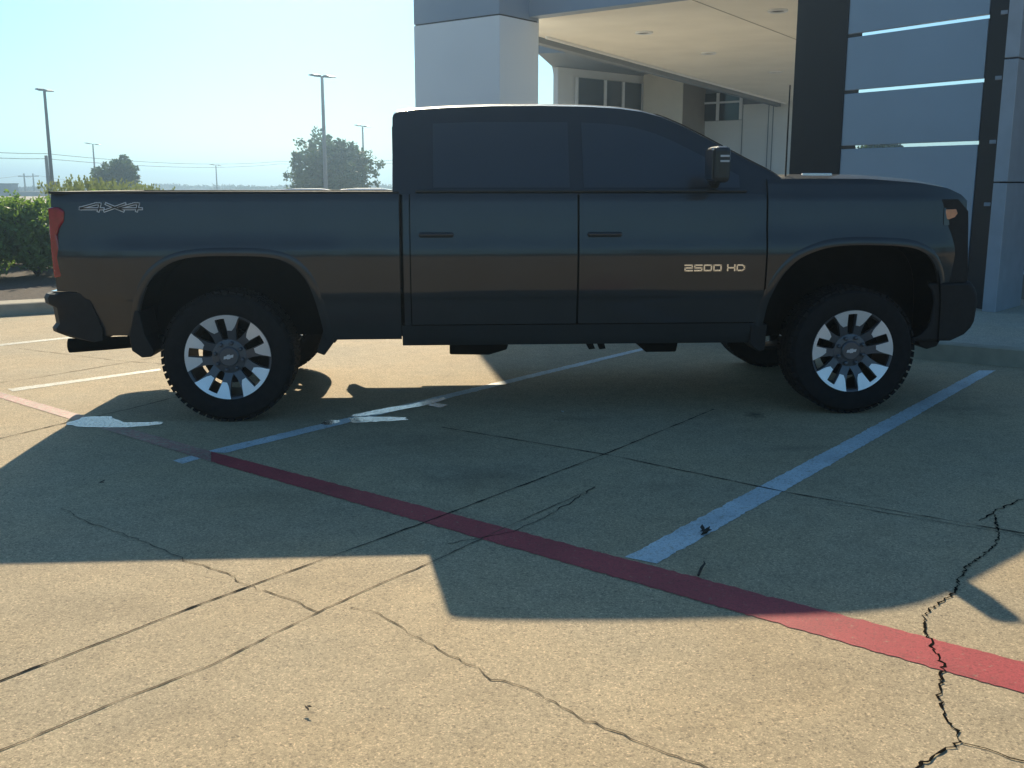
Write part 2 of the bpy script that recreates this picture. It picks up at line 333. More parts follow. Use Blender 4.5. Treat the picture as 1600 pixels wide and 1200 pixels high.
def puddle(pix, label, z):
    P = [Vector(at(*p)) for p in pix]; Q = []
    for i, p in enumerate(P):
        q = P[(i + 1) % len(P)]
        for t in range(8): Q.append(p.lerp(q, t / 8) + Vector((random.gauss(0, .012), random.gauss(0, .008))))
    for _ in range(1): Q = [(Q[i - 1] + Q[i] * 2 + Q[(i + 1) % len(Q)]) / 4 for i in range(len(Q))]
    c = sum(Q, Vector((0, 0))) / len(Q)
    k = MB(); k.add([(c.x, c.y, z)] + [(q.x, q.y, z) for q in Q], [(0, 1 + i, 1 + (i + 1) % len(Q)) for i in range(len(Q))]); tag(k.build('puddle', M_wet), label, None, None, 'structure')
puddle([(100, 663), (130, 652), (172, 651), (195, 661), (250, 660), (252, 664), (190, 669), (125, 668)], 'bright shallow puddle at the edge of the shadow left of the rear wheel', .0040)
puddle([(546, 655), (560, 652), (600, 652), (636, 653), (634, 657), (590, 660), (550, 661)], 'bright shallow puddle on the white line under the truck', .0042)
puddle([(548, 650), (580, 643), (640, 632), (690, 622), (700, 624), (650, 637), (590, 648), (556, 652)], 'thin wet streak along the white line under the truck', .0041)
puddle([(505, 661), (515, 656), (530, 658), (520, 664), (507, 666)], 'tiny puddle left of the one on the white line', .0043)
puddle([(668, 634), (682, 630), (700, 633), (688, 638)], 'tiny puddle right of the white line puddle', .0043)
# small litter
def leaf_litter(u, v, s, name, label, m, n=5):
    x, y = at(u, v); k = MB(); random.seed(u)
    for i in range(n):
        a = random.uniform(0, 6.28); l = s * random.uniform(.6, 1); c = Vector((random.gauss(0, s * .4), random.gauss(0, s * .4), .012 + .01 * random.random()))
        d = Vector((math.cos(a), math.sin(a), random.uniform(.0, .4))) * l; q = Vector((-math.sin(a), math.cos(a), .2)) * l * .35
        h = Vector((0, 0, .003))
        k.add([c - d, c + q, c + d, c - q, c - d + h, c + q + h, c + d + h, c - q + h], [(0, 1, 2, 3), (7, 6, 5, 4), (0, 4, 5, 1), (1, 5, 6, 2), (2, 6, 7, 3), (3, 7, 4, 0)])
    tag(k.build(name, m, loc=(x, y, 0)), label, 'litter')
M_dead = mat('dead_leaf', (.035, .028, .02), .9, noise=(30, .3)); M_pale = mat('pale_chip', (.6, .58, .52), .8, noise=(30, .2))
leaf_litter(1105, 835, .035, 'dead_leaf', 'crumpled dark leaf beside the wide white parking line', M_dead, 7)
leaf_litter(878, 648, .012, 'paper_scrap', 'small pale scrap on the shaded concrete under the doors', M_pale, 3)
leaf_litter(480, 1116, .010, 'dead_leaf', 'tiny dark fleck on the sunny foreground concrete', M_dead, 3)
leaf_litter(160, 758, .012, 'dead_leaf', 'tiny dark fleck in the shadow at left', M_dead, 3)
x0, y0 = at(1091, 905); x1, y1 = at(1097, 888)
k = MB(); k.tube([(x0, y0, .016), ((x0 + x1) / 2 + .004, (y0 + y1) / 2, .024), (x1 + .01, y1, .02), (x1 + .012, y1 + .03, .018)], [.005, .006, .004, .002], 6)
tag(k.build('twig', M_dead), 'small dark twig lying on the red line', 'twig')

# ------------------------------------------------------------------ kerbs, island bed, walkway
kl = [(-26, -6.0), (-11, 8.6), (-7.2, 10.95), (-5.96, 11.66), (-5.5, 11.95), (-3.2, 13.4), (-2.4, 14.4), (-2.6, 16), (-5, 24), (-9, 40), (-40, 44), (-60, 30), (-60, -6)]
bed_in = []
def inset(poly, d):
    out = []
    n = len(poly)
    for i in range(n):
        a, b, c = Vector(poly[i - 1]), Vector(poly[i]), Vector(poly[(i + 1) % n])
        e1 = (b - a).normalized(); e2 = (c - b).normalized(); n1 = Vector((-e1.y, e1.x)); n2 = Vector((-e2.y, e2.x))
        m = (n1 + n2); m = m / max(.3, m.length_squared) * 2
        out.append(tuple(b + m * d))
    return out
inn = inset(kl, .42)
k = MB(); n = len(kl)
vs = [(*p, 0) for p in kl] + [(*p, .125) for p in inset(kl, .015)] + [(*p, .135) for p in inset(kl, .04)] + [(*p, .135) for p in inn]
k.add(vs, [(a * n + i, a * n + (i + 1) % n, (a + 1) * n + (i + 1) % n, (a + 1) * n + i) for a in range(3) for i in range(n)])
tag(k.build('kerb', M_kerb), 'pale concrete kerb round the planting bed at left', None, None, 'structure')
k = MB(); k.add([(*p, .128) for p in inn], [tuple(range(n))]); tag(k.build('planting_bed', M_mulch), 'dark mulch bed behind the left kerb', None, None, 'structure')
# walkway right
wl = [(-3.2, 13.35), (3.54, 8.74), (4.4, 8.17), (7.0, 6.45), (30, 6.45), (34, 60), (-3.0, 60), (-3.2, 20)]
n = len(wl); k = MB(); wi = inset(wl, .15)
vs = [(*p, 0) for p in wl] + [(*p, .14) for p in inset(wl, .012)] + [(*p, .15) for p in inset(wl, .03)] + [(*p, .15) for p in wi]
k.add(vs, [(a * n + i, a * n + (i + 1) % n, (a + 1) * n + (i + 1) % n, (a + 1) * n + i) for a in range(3) for i in range(n)])
tag(k.build('kerb', M_kerb), 'concrete kerb of the walkway in front of the canopy', None, None, 'structure')
k = MB(); k.add([(*p, .148) for p in wi], [tuple(range(n))]); tag(k.build('walkway', M_walk), 'raised concrete walkway under the canopy', None, None, 'structure')

# ------------------------------------------------------------------ canopy with pylon and screen
d2 = Vector((.785, -.62)); d1 = Vector((.62, .785))
canopy = tag(empty('entrance_canopy', (2, 15, .15)), 'large flat entrance canopy with cream ceiling above the truck', 'canopy')
OC = Vector((2, 15, .15))
def loc3(p): return (p[0] - OC.x, p[1] - OC.y)
A = Vector((.41, 16.19)); B = Vector((3.66, 13.62)); Cc = Vector((9.55, 33.8)); D = Vector((9.0, 33.7)); E0 = Vector((.46, 18.2)); 
cz = 4.0 - .15
k = MB(); k.prism([loc3(p) for p in (A, B, Cc, D, E0)], cz, cz + 1.1, 'xy'); k.build('ceiling_slab', M_ceil, canopy)
# fascia in front
F0 = Vector((.30, 16.05)); 
Mx = Matrix
k = MB()
def wall_seg(k, a, b, t, z0, z1):
    """box from a to b, thickness t to the right of a->b (towards camera side when a is left)"""
    e = (b - a).normalized(); nn = Vector((e.y, -e.x)) * t
    k.prism([loc3(p) for p in (a, b, b + nn, a + nn)], z0, z1, 'xy')
wall_seg(k, A + Vector((.003, .0)), B, .25, cz - .02, cz + 1.35); k.build('fascia', M_panelD, canopy)
k = MB(); nb = (D - E0).normalized()
wall_seg(k, D, E0, .16, cz - .10, cz + 1.09); k.build('edge_trim', M_bandg, canopy)
k = MB(); wall_seg(k, D + Vector((.15, -.10)), E0 + Vector((.14, -.07)), .035, cz - .045, cz - .002); k.build('drip_moulding', M_trimw, canopy)
k = MB(); q0 = Vector(at(1101, 7, 4.0)); q1 = Vector(at(1245, 62, 4.0)); q = (q1 - q0).normalized()
wall_seg(k, q0 - q * 1.0, q1 + q * 3, .012, cz - .006, cz - .001); k.build('ceiling_joint', M_brown, canopy)
# downlights
for i, (u, v, lb) in enumerate([(1215, 18, 'round ceiling downlight nearest the top of the canopy by the dark post'), (1107, 84, 'round ceiling downlight in the middle of the cream ceiling'), (1006, 52, 'leftmost round downlight in the cream ceiling'), (1212, 113, 'round downlight low by the dark post, near the ceiling edge')]):
    x, y = at(u, v, 3.98)
    t = empty('downlight', (x, y, 4.0)); tag(t, lb, 'ceiling light', 'downlights in the canopy ceiling')
    a = MB(); a.lathe([(.10, 0), (.15, 0), (.15, -.02), (.135, -.03), (.10, -.022), (.10, 0)], 24, 'z'); a.build('trim_ring', M_trimw, t, smooth=40)
    a = MB(); a.lathe([(0.001, -.006), (.10, -.006), (.10, -.001), (.001, -.001)], 24, 'z'); a.build('lamp_recess', M_post, t, smooth=40)
# left pylon
pyl = tag(empty('canopy_pylon', (.0, 16, .148)), 'tall grey panel-clad pylon holding up the left end of the canopy', 'pylon')
OP = Vector((0, 16))
pA = Vector((-1.53, 16.50)); pB = Vector((-.18, 15.44)); pC = Vector((.41, 16.19)); pD = pA + (pC - pB)
def ppoly(pts): return [tuple(p - OP) for p in pts]
def inset_q(pts, d):
    c = sum(pts, Vector((0, 0))) / 4; return [p + (c - p).normalized() * d for p in pts]
Q = [pA, pB, pC, pD]
k = MB(); k.prism(ppoly(inset_q(Q, .03)), 0, 6.2, 'xy'); k.build('core', M_post, pyl)
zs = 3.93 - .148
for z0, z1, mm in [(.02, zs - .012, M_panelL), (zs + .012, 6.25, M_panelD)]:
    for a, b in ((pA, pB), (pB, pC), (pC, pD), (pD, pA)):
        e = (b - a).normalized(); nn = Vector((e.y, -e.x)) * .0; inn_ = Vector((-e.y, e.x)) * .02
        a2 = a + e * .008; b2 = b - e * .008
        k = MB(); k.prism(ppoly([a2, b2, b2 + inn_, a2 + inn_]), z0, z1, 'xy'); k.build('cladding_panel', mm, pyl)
# screen with louvre panels
scr = tag(empty('panel_screen', (4.6, 12.2, .148)), 'screen of wide blue-grey panels with bright gaps between dark posts', 'screen wall')
OS = Vector((4.6, 12.2))
def sp(pts): return [tuple(p - OS) for p in pts]
s0 = Vector((4.08, 12.9)); s1 = Vector((5.12, 11.41)); se = (s1 - s0).normalized(); sn = Vector((-se.y, se.x))  # away
gaps = [1.95, 2.61, 3.27, 3.93, 4.59, 5.25]
lo = .15
for gz in gaps:
    k = MB(); k.prism(sp([s0, s1, s1 + sn * .05, s0 + sn * .05]), lo - .148 + .002, gz - .019 - .148, 'xy'); k.build('screen_panel', M_louvre, scr, bevel=.006); lo = gz + .019
def post(pts, z1, name='post'):
    k = MB(); k.prism(sp(pts), 0, z1, 'xy'); return k.build(name, M_post, scr, bevel=.008)
p0 = Vector((3.56, 13.28)); post([p0, s0 + Vector((-.004, -.02)), s0 + sn * .30, p0 + sn * .25], 5.6)
post([s1 + Vector((.006, .0)), Vector((5.20, 10.99)), Vector((5.60, 11.38)), s1 + sn * .35], 5.6)
for gz in (1.29, 1.95, 2.61, 3.27):
    k = MB(); a = s1 + (Vector((5.20, 10.99)) - s1) * .55; 
    k.box(-.02, .06, -.05, .0, gz - .15 - .02, gz - .15 + .02, Matrix.Translation((a.x - OS.x, a.y - OS.y, 0)) @ Matrix.Rotation(R(-30), 4, 'Z')); k.build('bracket', M_clad, scr, bevel=.003)
# clad column and entrance
colm = tag(empty('clad_column', (5.4, 11.2, .148)), 'brushed grey clad column at the right edge beside the glass doors', 'column')
cA = Vector((5.15, 10.87)); cB = Vector((5.74, 11.49)); ce = (cB - cA).normalized(); cn = Vector((-ce.y, ce.x))
OQ = Vector((5.4, 11.2))
zl = 0
cA2 = cA + Vector((.045, -.055)); cB2 = cB + Vector((.04, -.04))
for z0, z1 in [(.0, 1.365), (1.38, 2.62), (2.635, 3.9), (3.915, 5.6)]:
    k = MB(); k.prism([tuple(p - OQ) for p in (cA2, cB2, cB2 + cn * .14 , cA2 + cn * .14)], z0, z1, 'xy'); k.build('cladding_panel', M_clad, colm, bevel=.006)
ent = tag(empty('showroom_entrance', (6.6, 11.6, .148)), 'dark glass showroom entrance beyond the column at right edge', 'entrance')
OE = Vector((6.6, 11.6))
e0 = Vector((5.80, 12.3)); e1 = Vector((9.5, 10.2))
ee = (e1 - e0).normalized(); en = Vector((-ee.y, ee.x))
k = MB(); k.prism([tuple(p - OE) for p in (e0, e1, e1 + en * .05, e0 + en * .05)], .35, 3.0, 'xy'); k.build('glass_door', M_win, ent)
k = MB(); k.prism([tuple(p - OE) for p in (e0 - en * .03, e1 - en * .03, e1 + en * .08, e0 + en * .08)], .30, .345, 'xy'); k.build('threshold', M_trimw, ent)
k = MB(); k.prism([tuple(p - OE) for p in (e0 - en * .01, e1 - en * .01, e1 + en * .08, e0 + en * .08)], 0, .297, 'xy'); k.build('base_wall', M_brown, ent)
for t in (.18, .9, 1.8, 2.7):
    p = e0 + ee * t - en * .035; k = MB(); k.prism([tuple(q - OE) for q in (p, p + ee * .06, p + ee * .06 + en * .03, p + en * .03)], .35, 3.0, 'xy'); k.build('mullion', M_post, ent)
k = MB(); k.prism([tuple(p - OE) for p in (e0 - en * .05, e1 - en * .05, e1 + en * .3, e0 + en * .3)], 3.003, 5.6, 'xy'); k.build('upper_wall', M_post, ent)

# ------------------------------------------------------------------ showroom building behind
bl = tag(empty('showroom_building', (5, 34, .148)), 'pale showroom building with dark windows seen below the canopy ceiling', 'building')
OB = Vector((5, 34))
def bp_(pts): return [tuple(p - OB) for p in pts]
def bwall(name, a, b, z0, z1, m, t=.2, parent=bl, off=0):
    e = (b - a).normalized(); nn = Vector((-e.y, e.x)); a = a - nn * off; b = b - nn * off
    k = MB(); k.prism(bp_([a, b, b + nn * t, a + nn * t]), z0 - .148, z1 - .148, 'xy'); return k.build(name, m, parent)
w1a = Vector((1.38, 31.5)); w1b = Vector((4.35, 34.2))
bwall('wall', w1a, w1b, .15, 4.97, M_wallg)
def win(a, b, z0, z1, cols, bar=None):
    e = (b - a).normalized(); nn = Vector((-e.y, e.x))
    gl = bwall('window', a, b, z0, z1, M_win, .03, off=.05)
    n = len(cols)
    for c in cols:
        p = a + (b - a) * c; k = MB(); k.prism(bp_([p - e * .05 - nn * .09, p + e * .05 - nn * .09, p + e * .05 - nn * .052, p - e * .05 - nn * .052]), z0 - .148, z1 - .148, 'xy'); k.build('mullion', M_trimw, gl).parent = gl
    if bar:
        q = MB(); q.prism(bp_([a - nn * .088, b - nn * .088, b - nn * .054, a - nn * .054]), bar - .03 - .148, bar + .03 - .148, 'xy'); q.build('transom', M_trimw, gl)
def along(a, b, u):   # point on line a-b seen at horizontal ratio of pixel column u (at horizon)
    r = (u - 800) / 1610; d = b - a; t = (r * a.y - a.x) / (d.x - r * d.y); return a + d * t
win(along(w1a, w1b, 897), along(w1a, w1b, 1000), 1.0, 4.72, [0.0, .41, .68, .985])
c1 = Vector((4.25, 33.9)); c2 = Vector((5.37, 33.0)); c3 = Vector((6.33, 34.2)); c4 = c1 + (c3 - c2)
k = MB(); k.prism(bp_([c1, c2, c2 + d1 * .04, c1 + d1 * .04]), 0, 4.85, 'xy'); k.build('pillar_front', M_cream, bl)
k = MB(); k.prism(bp_([c1 + d1 * .043, c2 + d1 * .043, c3, c4]), 0, 4.85, 'xy'); k.build('pillar', M_brown, bl)
w2a = Vector((6.33, 34.2)); w2b = Vector((9.45, 31.74))
bwall('wall', w2a, w2b, .15, 3.55, M_wallg); bwall('fascia', w2a, w2b, 3.553, 4.97, M_bandg)
bwall('wall_panel', along(w2a, w2b, 1156), w2b, 3.3, 4.02, M_wallg, .03, off=.035)
win(along(w2a, w2b, 1090), along(w2a, w2b, 1154), 3.56, 4.42, [.0, .45, 1.0], 4.12)
for u in (1156, 1196, 1203, 1238):
    p = along(w2a, w2b, u); e = (w2b - w2a).normalized(); nn = Vector((-e.y, e.x))
    k = MB(); k.prism(bp_([p - nn * .045, p + e * .025 - nn * .045, p + e * .025 - nn * .037, p - nn * .037]), .2, 3.85, 'xy'); k.build('panel_joint', M_bandg, bl)
r0 = Vector((.70, 28.6)); r1 = Vector((2.98, 32.6)); 
k = MB(); k.prism(bp_([Vector((.70, 28.6)), Vector((2.9, 28.0)), Vector((4.6, 29.0)), Vector((8.4, 31.2)), Vector((8.8, 31.9)), Vector((11.5, 45)), Vector((2.0, 45)), Vector((1.2, 31.6))]), 4.85, 5.12, 'xy'); k.build('roof_overhang', M_bandg, bl)

# ------------------------------------------------------------------ pickup truck
YAW = math.atan2(.2414, 4.0328)
TO = Vector((-1.798, 6.319, 0)); TN = Vector((-math.sin(YAW), math.cos(YAW), 0))
truck = empty('pickup_truck', TO + TN * 1.0, YAW)
tag(truck, 'black crew cab pickup truck parked side-on, its nose to the right', 'pickup truck')
HWT = [(.44, .90), (.47, .935), (.50, .952), (.61, .978), (.775, 1.000), (.80, 1.008), (.98, 1.020), (1.05, 1.0225), (1.10, 1.019), (1.15, 1.011), (1.20, 1.005), (1.30, .997), (1.40, .985), (1.44, .972), (1.50, .955), (1.54, .93)]
def hw(x, z):
    h = lerp(HWT, z)
    if x > 4.15: h -= .16 * ((x - 4.15) / .7) ** 2.2
    if x < -.8: h -= .05 * ((-.8 - x) / .25) ** 2
    # wheel arch bulge
    for cx, zt in ((.02, 1.12), (4.02, 1.17)):
        d = abs(x - cx)
        if d < .75 and z < zt + .06: h += .008 * min(1, (.75 - d) / .12) * min(1, (zt + .06 - z) / .08)
    return h
ARR = [(-.565, .50), (-.55, .60), (-.53, .74), (-.455, .92), (-.33, 1.02), (-.18, 1.065), (.28, 1.065), (.43, 1.015), (.535, .89), (.595, .65), (.615, .50)]
ARF = [(3.41, .47), (3.435, .60), (3.455, .76), (3.53, .92), (3.64, 1.04), (3.82, 1.105), (4.0, 1.12), (4.38, 1.11), (4.53, 1.04), (4.60, .92), (4.625, .75), (4.63, .47)]
def col_panel(name, xs, zb, zt, sgn, m, zbreaks, th=.02, off=0, parent=truck, smooth=28):
    xs = sorted(set(round(x, 4) for x in xs)); brk = [z for z in zbreaks if z < max(zt(x) for x in xs) - .002]; brk.append(9)
    def P(i, j):
        x = xs[i]; b = zb(x); t = zt(x)
        z = b + (t - b) * j / (len(brk) - 1) if False else min(t, max(b, brk[j]))
        if j == 0: z = b
        if j == len(brk) - 1: z = t
        return (x, sgn * (hw(x, z) + off), z)
    k = MB(); k.grid(P, len(xs), len(brk), (0, -sgn * th, 0)); return k.build(name, m, parent, smooth=smooth)
ZB = [.44, .46, .48, .50, .53, .56, .60, .64, .70, .74, .77, .785, .80, .84, .88, .92, .96, 1.0, 1.03, 1.05, 1.07, 1.085, 1.10, 1.13, 1.17, 1.22, 1.28, 1.34, 1.38, 1.40, 1.42, 1.43, 1.44, 1.455, 1.47, 1.48, 1.49, 1.50, 1.51, 1.52, 1.525, 1.53]
def archbot(arr, low_l, low_r):
    def f(x):
        if x <= arr[0][0]: return low_l
        if x >= arr[-1][0]: return low_r
        return lerp(arr, x)
    return f
_zb = archbot(ARR, .56, .52)
zb_bed = lambda x: lerp([(-1.04, .842), (-.90, .84), (-.85, .80), (-.80, .70), (-.775, .56)], x) if x < -.775 else _zb(x)
zb_fen = archbot(ARF, .47, .60)
fen_top = lambda x: lerp([(3.4, 1.525), (3.7, 1.53), (4.1, 1.528), (4.45, 1.502), (4.65, 1.472), (4.76, 1.43), (4.81, 1.39)], x)
# window-bearing cab shell
ROOF = [(1.055, 1.935), (1.062, 1.955), (1.08, 1.968), (1.10, 1.974), (1.18, 1.985), (1.4, 2.0), (1.7, 2.012), (2.0, 2.015), (2.3, 2.01), (2.5, 2.0), (2.65, 1.98), (2.78, 1.945), (2.9, 1.895), (3.05, 1.82), (3.2, 1.74), (3.35, 1.66), (3.47, 1.60), (3.56, 1.545), (3.62, 1.50)]
def gh(z): return .955 - (z - 1.44) * .41      # half width of the glasshouse at height z
def shell(x, s, off=0.):
    """cab section at station x; s in -1..1 runs from near belt over the roof to the far belt"""
    zt = lerp(ROOF, x); a = abs(s); sg = -1 if s < 0 else 1
    zc = max(1.44, zt - .055)
    if a > .45:
        t = (1 - a) / .55; z = 1.435 + (zc - 1.435) * t; y = gh(z) + off; nz = 0
        return (x, sg * y, z)
    t = a / .45                     # crown: from centre (0) to shoulder (1)
    w = gh(zc); dz = zt - zc
    y = w * (t if t < .8 else .8 + .2 * math.sin((t - .8) / .2 * PI / 2))
    z = zc + dz * (1 - (t ** 9)) ** .7 if t < 1 else zc
    z += .006 * (1 - t * t)
    return (x, sg * (y + (off if t > .9 else 0)), z + off * (1 if t < .9 else .5))
def side_parts(sg):
    near = sg < 0
    # bed
    xs = frange(-1.035, -.56, 30) + frange(-.56, .62, 60) + frange(.62, 1.095, 10) + [p[0] for p in ARR] + [-.5645, .6145]
    b = col_panel('bed_side', xs, zb_bed, lambda x: 1.437, sg, M_paint, ZB)
    k = MB(); k.box(-1.035, 1.095, sg * .90, sg * .973, 1.4375, 1.452); k.build('bed_rail_cap', M_trim, truck, bevel=.004)
    # doors
    for nm, x0, x1 in (('rear_door', 1.165, 2.215), ('front_door', 2.228, 3.425)):
        fr = [x1 - .004 * 0] 
        zbt = (lambda x: .615)
        d = col_panel(nm, frange(x0, x1, 24), zbt, lambda x: 1.437, sg, M_paint, [z for z in ZB if z >= .60])
        hx = x0 + .06
        h = MB(); h.box(x0 + .05, x0 + .27, sg * .995, sg * 1.034, 1.17, 1.20); h.build('door_handle', M_paint, d, bevel=.012)
        
    col_panel('rocker_panel', frange(1.10, 3.43, 20), lambda x: .475, lambda x: .608, sg, M_paint, [.475, .49, .50, .53, .56, .59, .608])
    col_panel('cab_corner', frange(1.118, 1.158, 4), lambda x: .61, lambda x: 1.437, sg, M_paint, [z for z in ZB if z >= .60])
    xs = frange(3.437, 3.47, 4) + frange(3.40 + .037, 4.64, 64) + frange(4.64, 4.81, 8) + [p[0] for p in ARF if p[0] > 3.44]
    col_panel('front_fender', xs, zb_fen, fen_top, sg, M_paint, ZB)
    # flares
    for arr, nm in ((ARR, 'rear'), (ARF, 'front')):
        pts = []
        P = [Vector(p) for p in arr]
        for a, b_ in zip(P, P[1:]):
            for q in range(4): pts.append(a.lerp(b_, q / 4))
        pts.append(P[-1])
        for _ in range(3): pts = [pts[0]] + [(pts[i - 1] + pts[i] * 2 + pts[i + 1]) / 4 for i in range(1, len(pts) - 1)] + [pts[-1]]
        prof = [(.0, -.02), (.0, .002), (.015, .005), (.040, .0045), (.055, -.002), (.060, -.02)]   # outward distance, proud
        k = MB(); vs = []
        for i, p in enumerate(pts):
            d = (pts[min(i + 1, len(pts) - 1)] - pts[max(i - 1, 0)]).normalized(); n_ = Vector((-d.y, d.x))
            for o_, pr in prof:
                q = p + n_ * (o_ - .004); vs.append((q.x, sg * (hw(q.x, max(.47, q.y)) + pr), q.y))
        m_ = len(prof)
        k.add(vs, [(i * m_ + j, i * m_ + (j + 1) % m_, (i + 1) * m_ + (j + 1) % m_, (i + 1) * m_ + j) for i in range(len(pts) - 1) for j in range(m_)] + [tuple(range(m_)), tuple(range((len(pts) - 1) * m_, len(pts) * m_))])
        k.build('wheel_arch_trim', M_paint, truck, smooth=35)
        # liner
        k = MB(); P2 = [p + Vector((0, 0)) for p in pts]
        vs = []
        for p in P2: vs += [(p.x, sg * .975, p.y), (p.x, sg * .58, p.y), (p.x, sg * .975, p.y + .015), (p.x, sg * .58, p.y + .015)]
        k.add(vs, [(4 * i, 4 * i + 1, 4 * i + 5, 4 * i + 4) for i in range(len(P2) - 1)] + [(4 * i + 2, 4 * i + 6, 4 * i + 7, 4 * i + 3) for i in range(len(P2) - 1)])
        k.prism([tuple(p) for p in P2], sg * .56, sg * .575)
        k.build('wheel_arch_liner', M_under, truck)
    # mud guards
    k = MB(); k.prism([(-.60, .56), (-.59, .47), (-.53, .425), (-.47, .43), (-.45, .46), (-.50, .56), (-.53, .72), (-.56, .72)], sg * .70, sg * 1.02); k.build('mud_guard', M_trim, truck, bevel=.008)
    k = MB(); k.prism([(.60, .58), (.57, .5), (.55, .44), (.60, .42), (.66, .50), (.66, .58)], sg * .74, sg * .97); k.build('mud_guard', M_trim, truck, bevel=.008)
    k = MB(); k.prism([(3.36, .60), (3.36, .47), (3.42, .42), (3.46, .43), (3.47, .60)], sg * .74, sg * .985); k.build('mud_guard', M_trim, truck, bevel=.008)
    # windows
    zt = 1.885
    def glass(name, x0, x1, cut=None):
        nx, nz = 22, 8
        def P(i, j):
            x = x0 + (x1 - x0) * i / (nx - 1); top = min(zt, lerp(ROOF, x + .06) - .125)
            z = 1.475 + (max(top, 1.485) - 1.475) * j / (nz - 1)
            return (x, sg * (gh(z) + .004), z)
        k = MB(); k.grid(P, nx, nz, (0, -sg * .006, 0)); return k.build(name, M_glass, truck, smooth=30)
    glass('rear_door_window', 1.31, 2.17); glass('front_door_window', 2.26, 3.26)
    # belt moulding
    k = MB(); k.grid(lambda i, j: (1.20 + 2.1 * i / 19, sg * (.960 + .014 * (j in (1, 2))), 1.444 + .018 * j / 3), 20, 4, (0, -sg * .02, 0)); k.build('belt_moulding', M_paint, truck)
    # mirror
    k = MB(); 
    k.box(2.995, 3.10, sg * 1.08, sg * 1.31, 1.505, 1.72)
    mr = k.build('side_mirror', M_paint, truck, bevel=.03)
    k = MB(); k.box(2.989, 2.994, sg * 1.11, sg * 1.285, 1.525, 1.70); k.build('mirror_glass', M_glass, mr)
    k = MB(); k.tube([(3.10, sg * .93, 1.50), (3.08, sg * 1.04, 1.54), (3.07, sg * 1.12, 1.58)], [.035, .03, .03], 8); k.build('mirror_arm', M_trim, mr)
    for zz in (1.655, 1.625):
        k = MB(); k.box(3.03, 3.085, sg * 1.3105, sg * 1.318, zz, zz + .012); k.build('mirror_lamp', M_clear, mr, bevel=.002)
    k = MB(); k.box(2.985, 2.994, sg * 1.27, sg * 1.292, 1.695, 1.710); k.build('mirror_lamp', M_clear, mr)
    # head lamps
    def lamp(name, x0, x1, z0, z1, m, off=.006, nz=6):
        k = MB(); k.grid(lambda i, j: (x0 + (x1 - x0) * i / 7, sg * (hw(x0 + (x1 - x0) * i / 7, z0 + (z1 - z0) * j / (nz - 1)) + off), z0 + (z1 - z0) * j / (nz - 1)), 8, nz, (0, -sg * .03, 0)); return k.build(name, m, truck, smooth=30)
    hl = lamp('headlight', 4.62, 4.765, 1.235, 1.345, M_glass, .004)
    k = MB(); k.prism([(4.625, 1.275), (4.632, 1.335), (4.70, 1.337), (4.712, 1.31), (4.695, 1.285), (4.66, 1.272)], sg * (hw(4.66, 1.3) + .002), sg * (hw(4.66, 1.3) + .012)); k.build('side_marker', M_amber, hl, bevel=.003)
    k = MB(); k.box(4.795, 4.82, sg * .78, sg * .84, 1.25, 1.30); k.build('daytime_lamp', M_clear, hl)
    # tail lamp
    tl = MB()
    TLo = [(-1.042, 1.355), (-.985, 1.36), (-.945, 1.335), (-.95, 1.27), (-.985, 1.23), (-1.0, 1.19), (-.99, 1.12), (-.965, 1.05), (-.96, .98), (-.985, .93), (-1.042, .925), (-1.046, 1.1)]
    k = MB(); k.prism(TLo, sg * .90, sg * (hw(-.98, 1.2) + .008)); k.build('tail_light', M_red_lens, truck, bevel=.012)
    k = MB(); k.box(-1.054, -1.047, sg * .93, sg * .955, 1.17, 1.25); k.build('reverse_lamp', M_clear, truck)
side_parts(-1); side_parts(1)
# roof shell
ST_ = sorted(set([p[0] for p in ROOF] + frange(1.09, 3.62, 40)))
k = MB(); ns = 81
k.grid(lambda i, j: shell(ST_[i], -1 + 2 * j / (ns - 1)), len(ST_), ns)
n0 = len(ST_)
k.add([shell(1.055, -1 + 2 * j / (ns - 1)) for j in range(ns)], [tuple(range(ns))])
k.build('cab_shell', M_paint, truck, smooth=40)
k = MB(); k.grid(lambda i, j: shell(2.76 + .78 * i / 15, -.40 + .80 * j / 20, .005), 16, 21); k.build('windshield', M_glass, truck, smooth=40)
k = MB(); k.grid(lambda i, j: (1.044 , -.66 + 1.32 * i / 9, 1.50 + .36 * j / 5), 10, 6, (.012, 0, 0)); k.build('rear_window', M_glass, truck)
# lower cab body core and floor, blocks the light
k = MB(); k.box(1.10, 3.55, -.93, .93, .62, 1.43); k.box(-.95, 1.08, -.55, .55, .80, .90); k.build('cab_floor', M_under, truck)
k = MB(); k.box(1.10, 3.43, -.945, .945, .50, .60); k.build('floor_pan', M_under, truck)
# bed interior
for sg in (-1, 1):
    k = MB(); k.box(-1.0, 1.09, sg * .84, sg * .90, 1.155, 1.43); k.build('bed_inner_wall', M_trim, truck)
k = MB(); k.prism([(-1.0, -.90), (-.63, -.90), (-.63, -.55), (.67, -.55), (.67, -.90), (1.09, -.90), (1.09, .90), (.67, .90), (.67, .55), (-.63, .55), (-.63, .90), (-1.0, .90)], .79, .83, 'xy'); k.build('bed_floor', M_trim, truck)
for sg in (-1, 1):
    k = MB(); k.box(-.63, .67, sg * .50, sg * .552, .60, 1.128); k.build('wheel_house', M_under, truck)
    k = MB(); k.prism([(-.63, .50), (-.63, .832), (-.50, 1.12), (-.30, 1.15), (.34, 1.15), (.54, 1.12), (.67, .832), (.67, .50), (.64, .50), (.64, .83), (.52, 1.095), (.33, 1.128), (-.29, 1.128), (-.48, 1.095), (-.60, .83), (-.60, .50)], sg * .554, sg * .955); k.build('wheel_house', M_under, truck)
k = MB(); k.box(1.05, 1.095, -.84, .84, .83, 1.43); k.build('bed_front_wall', M_paint, truck)
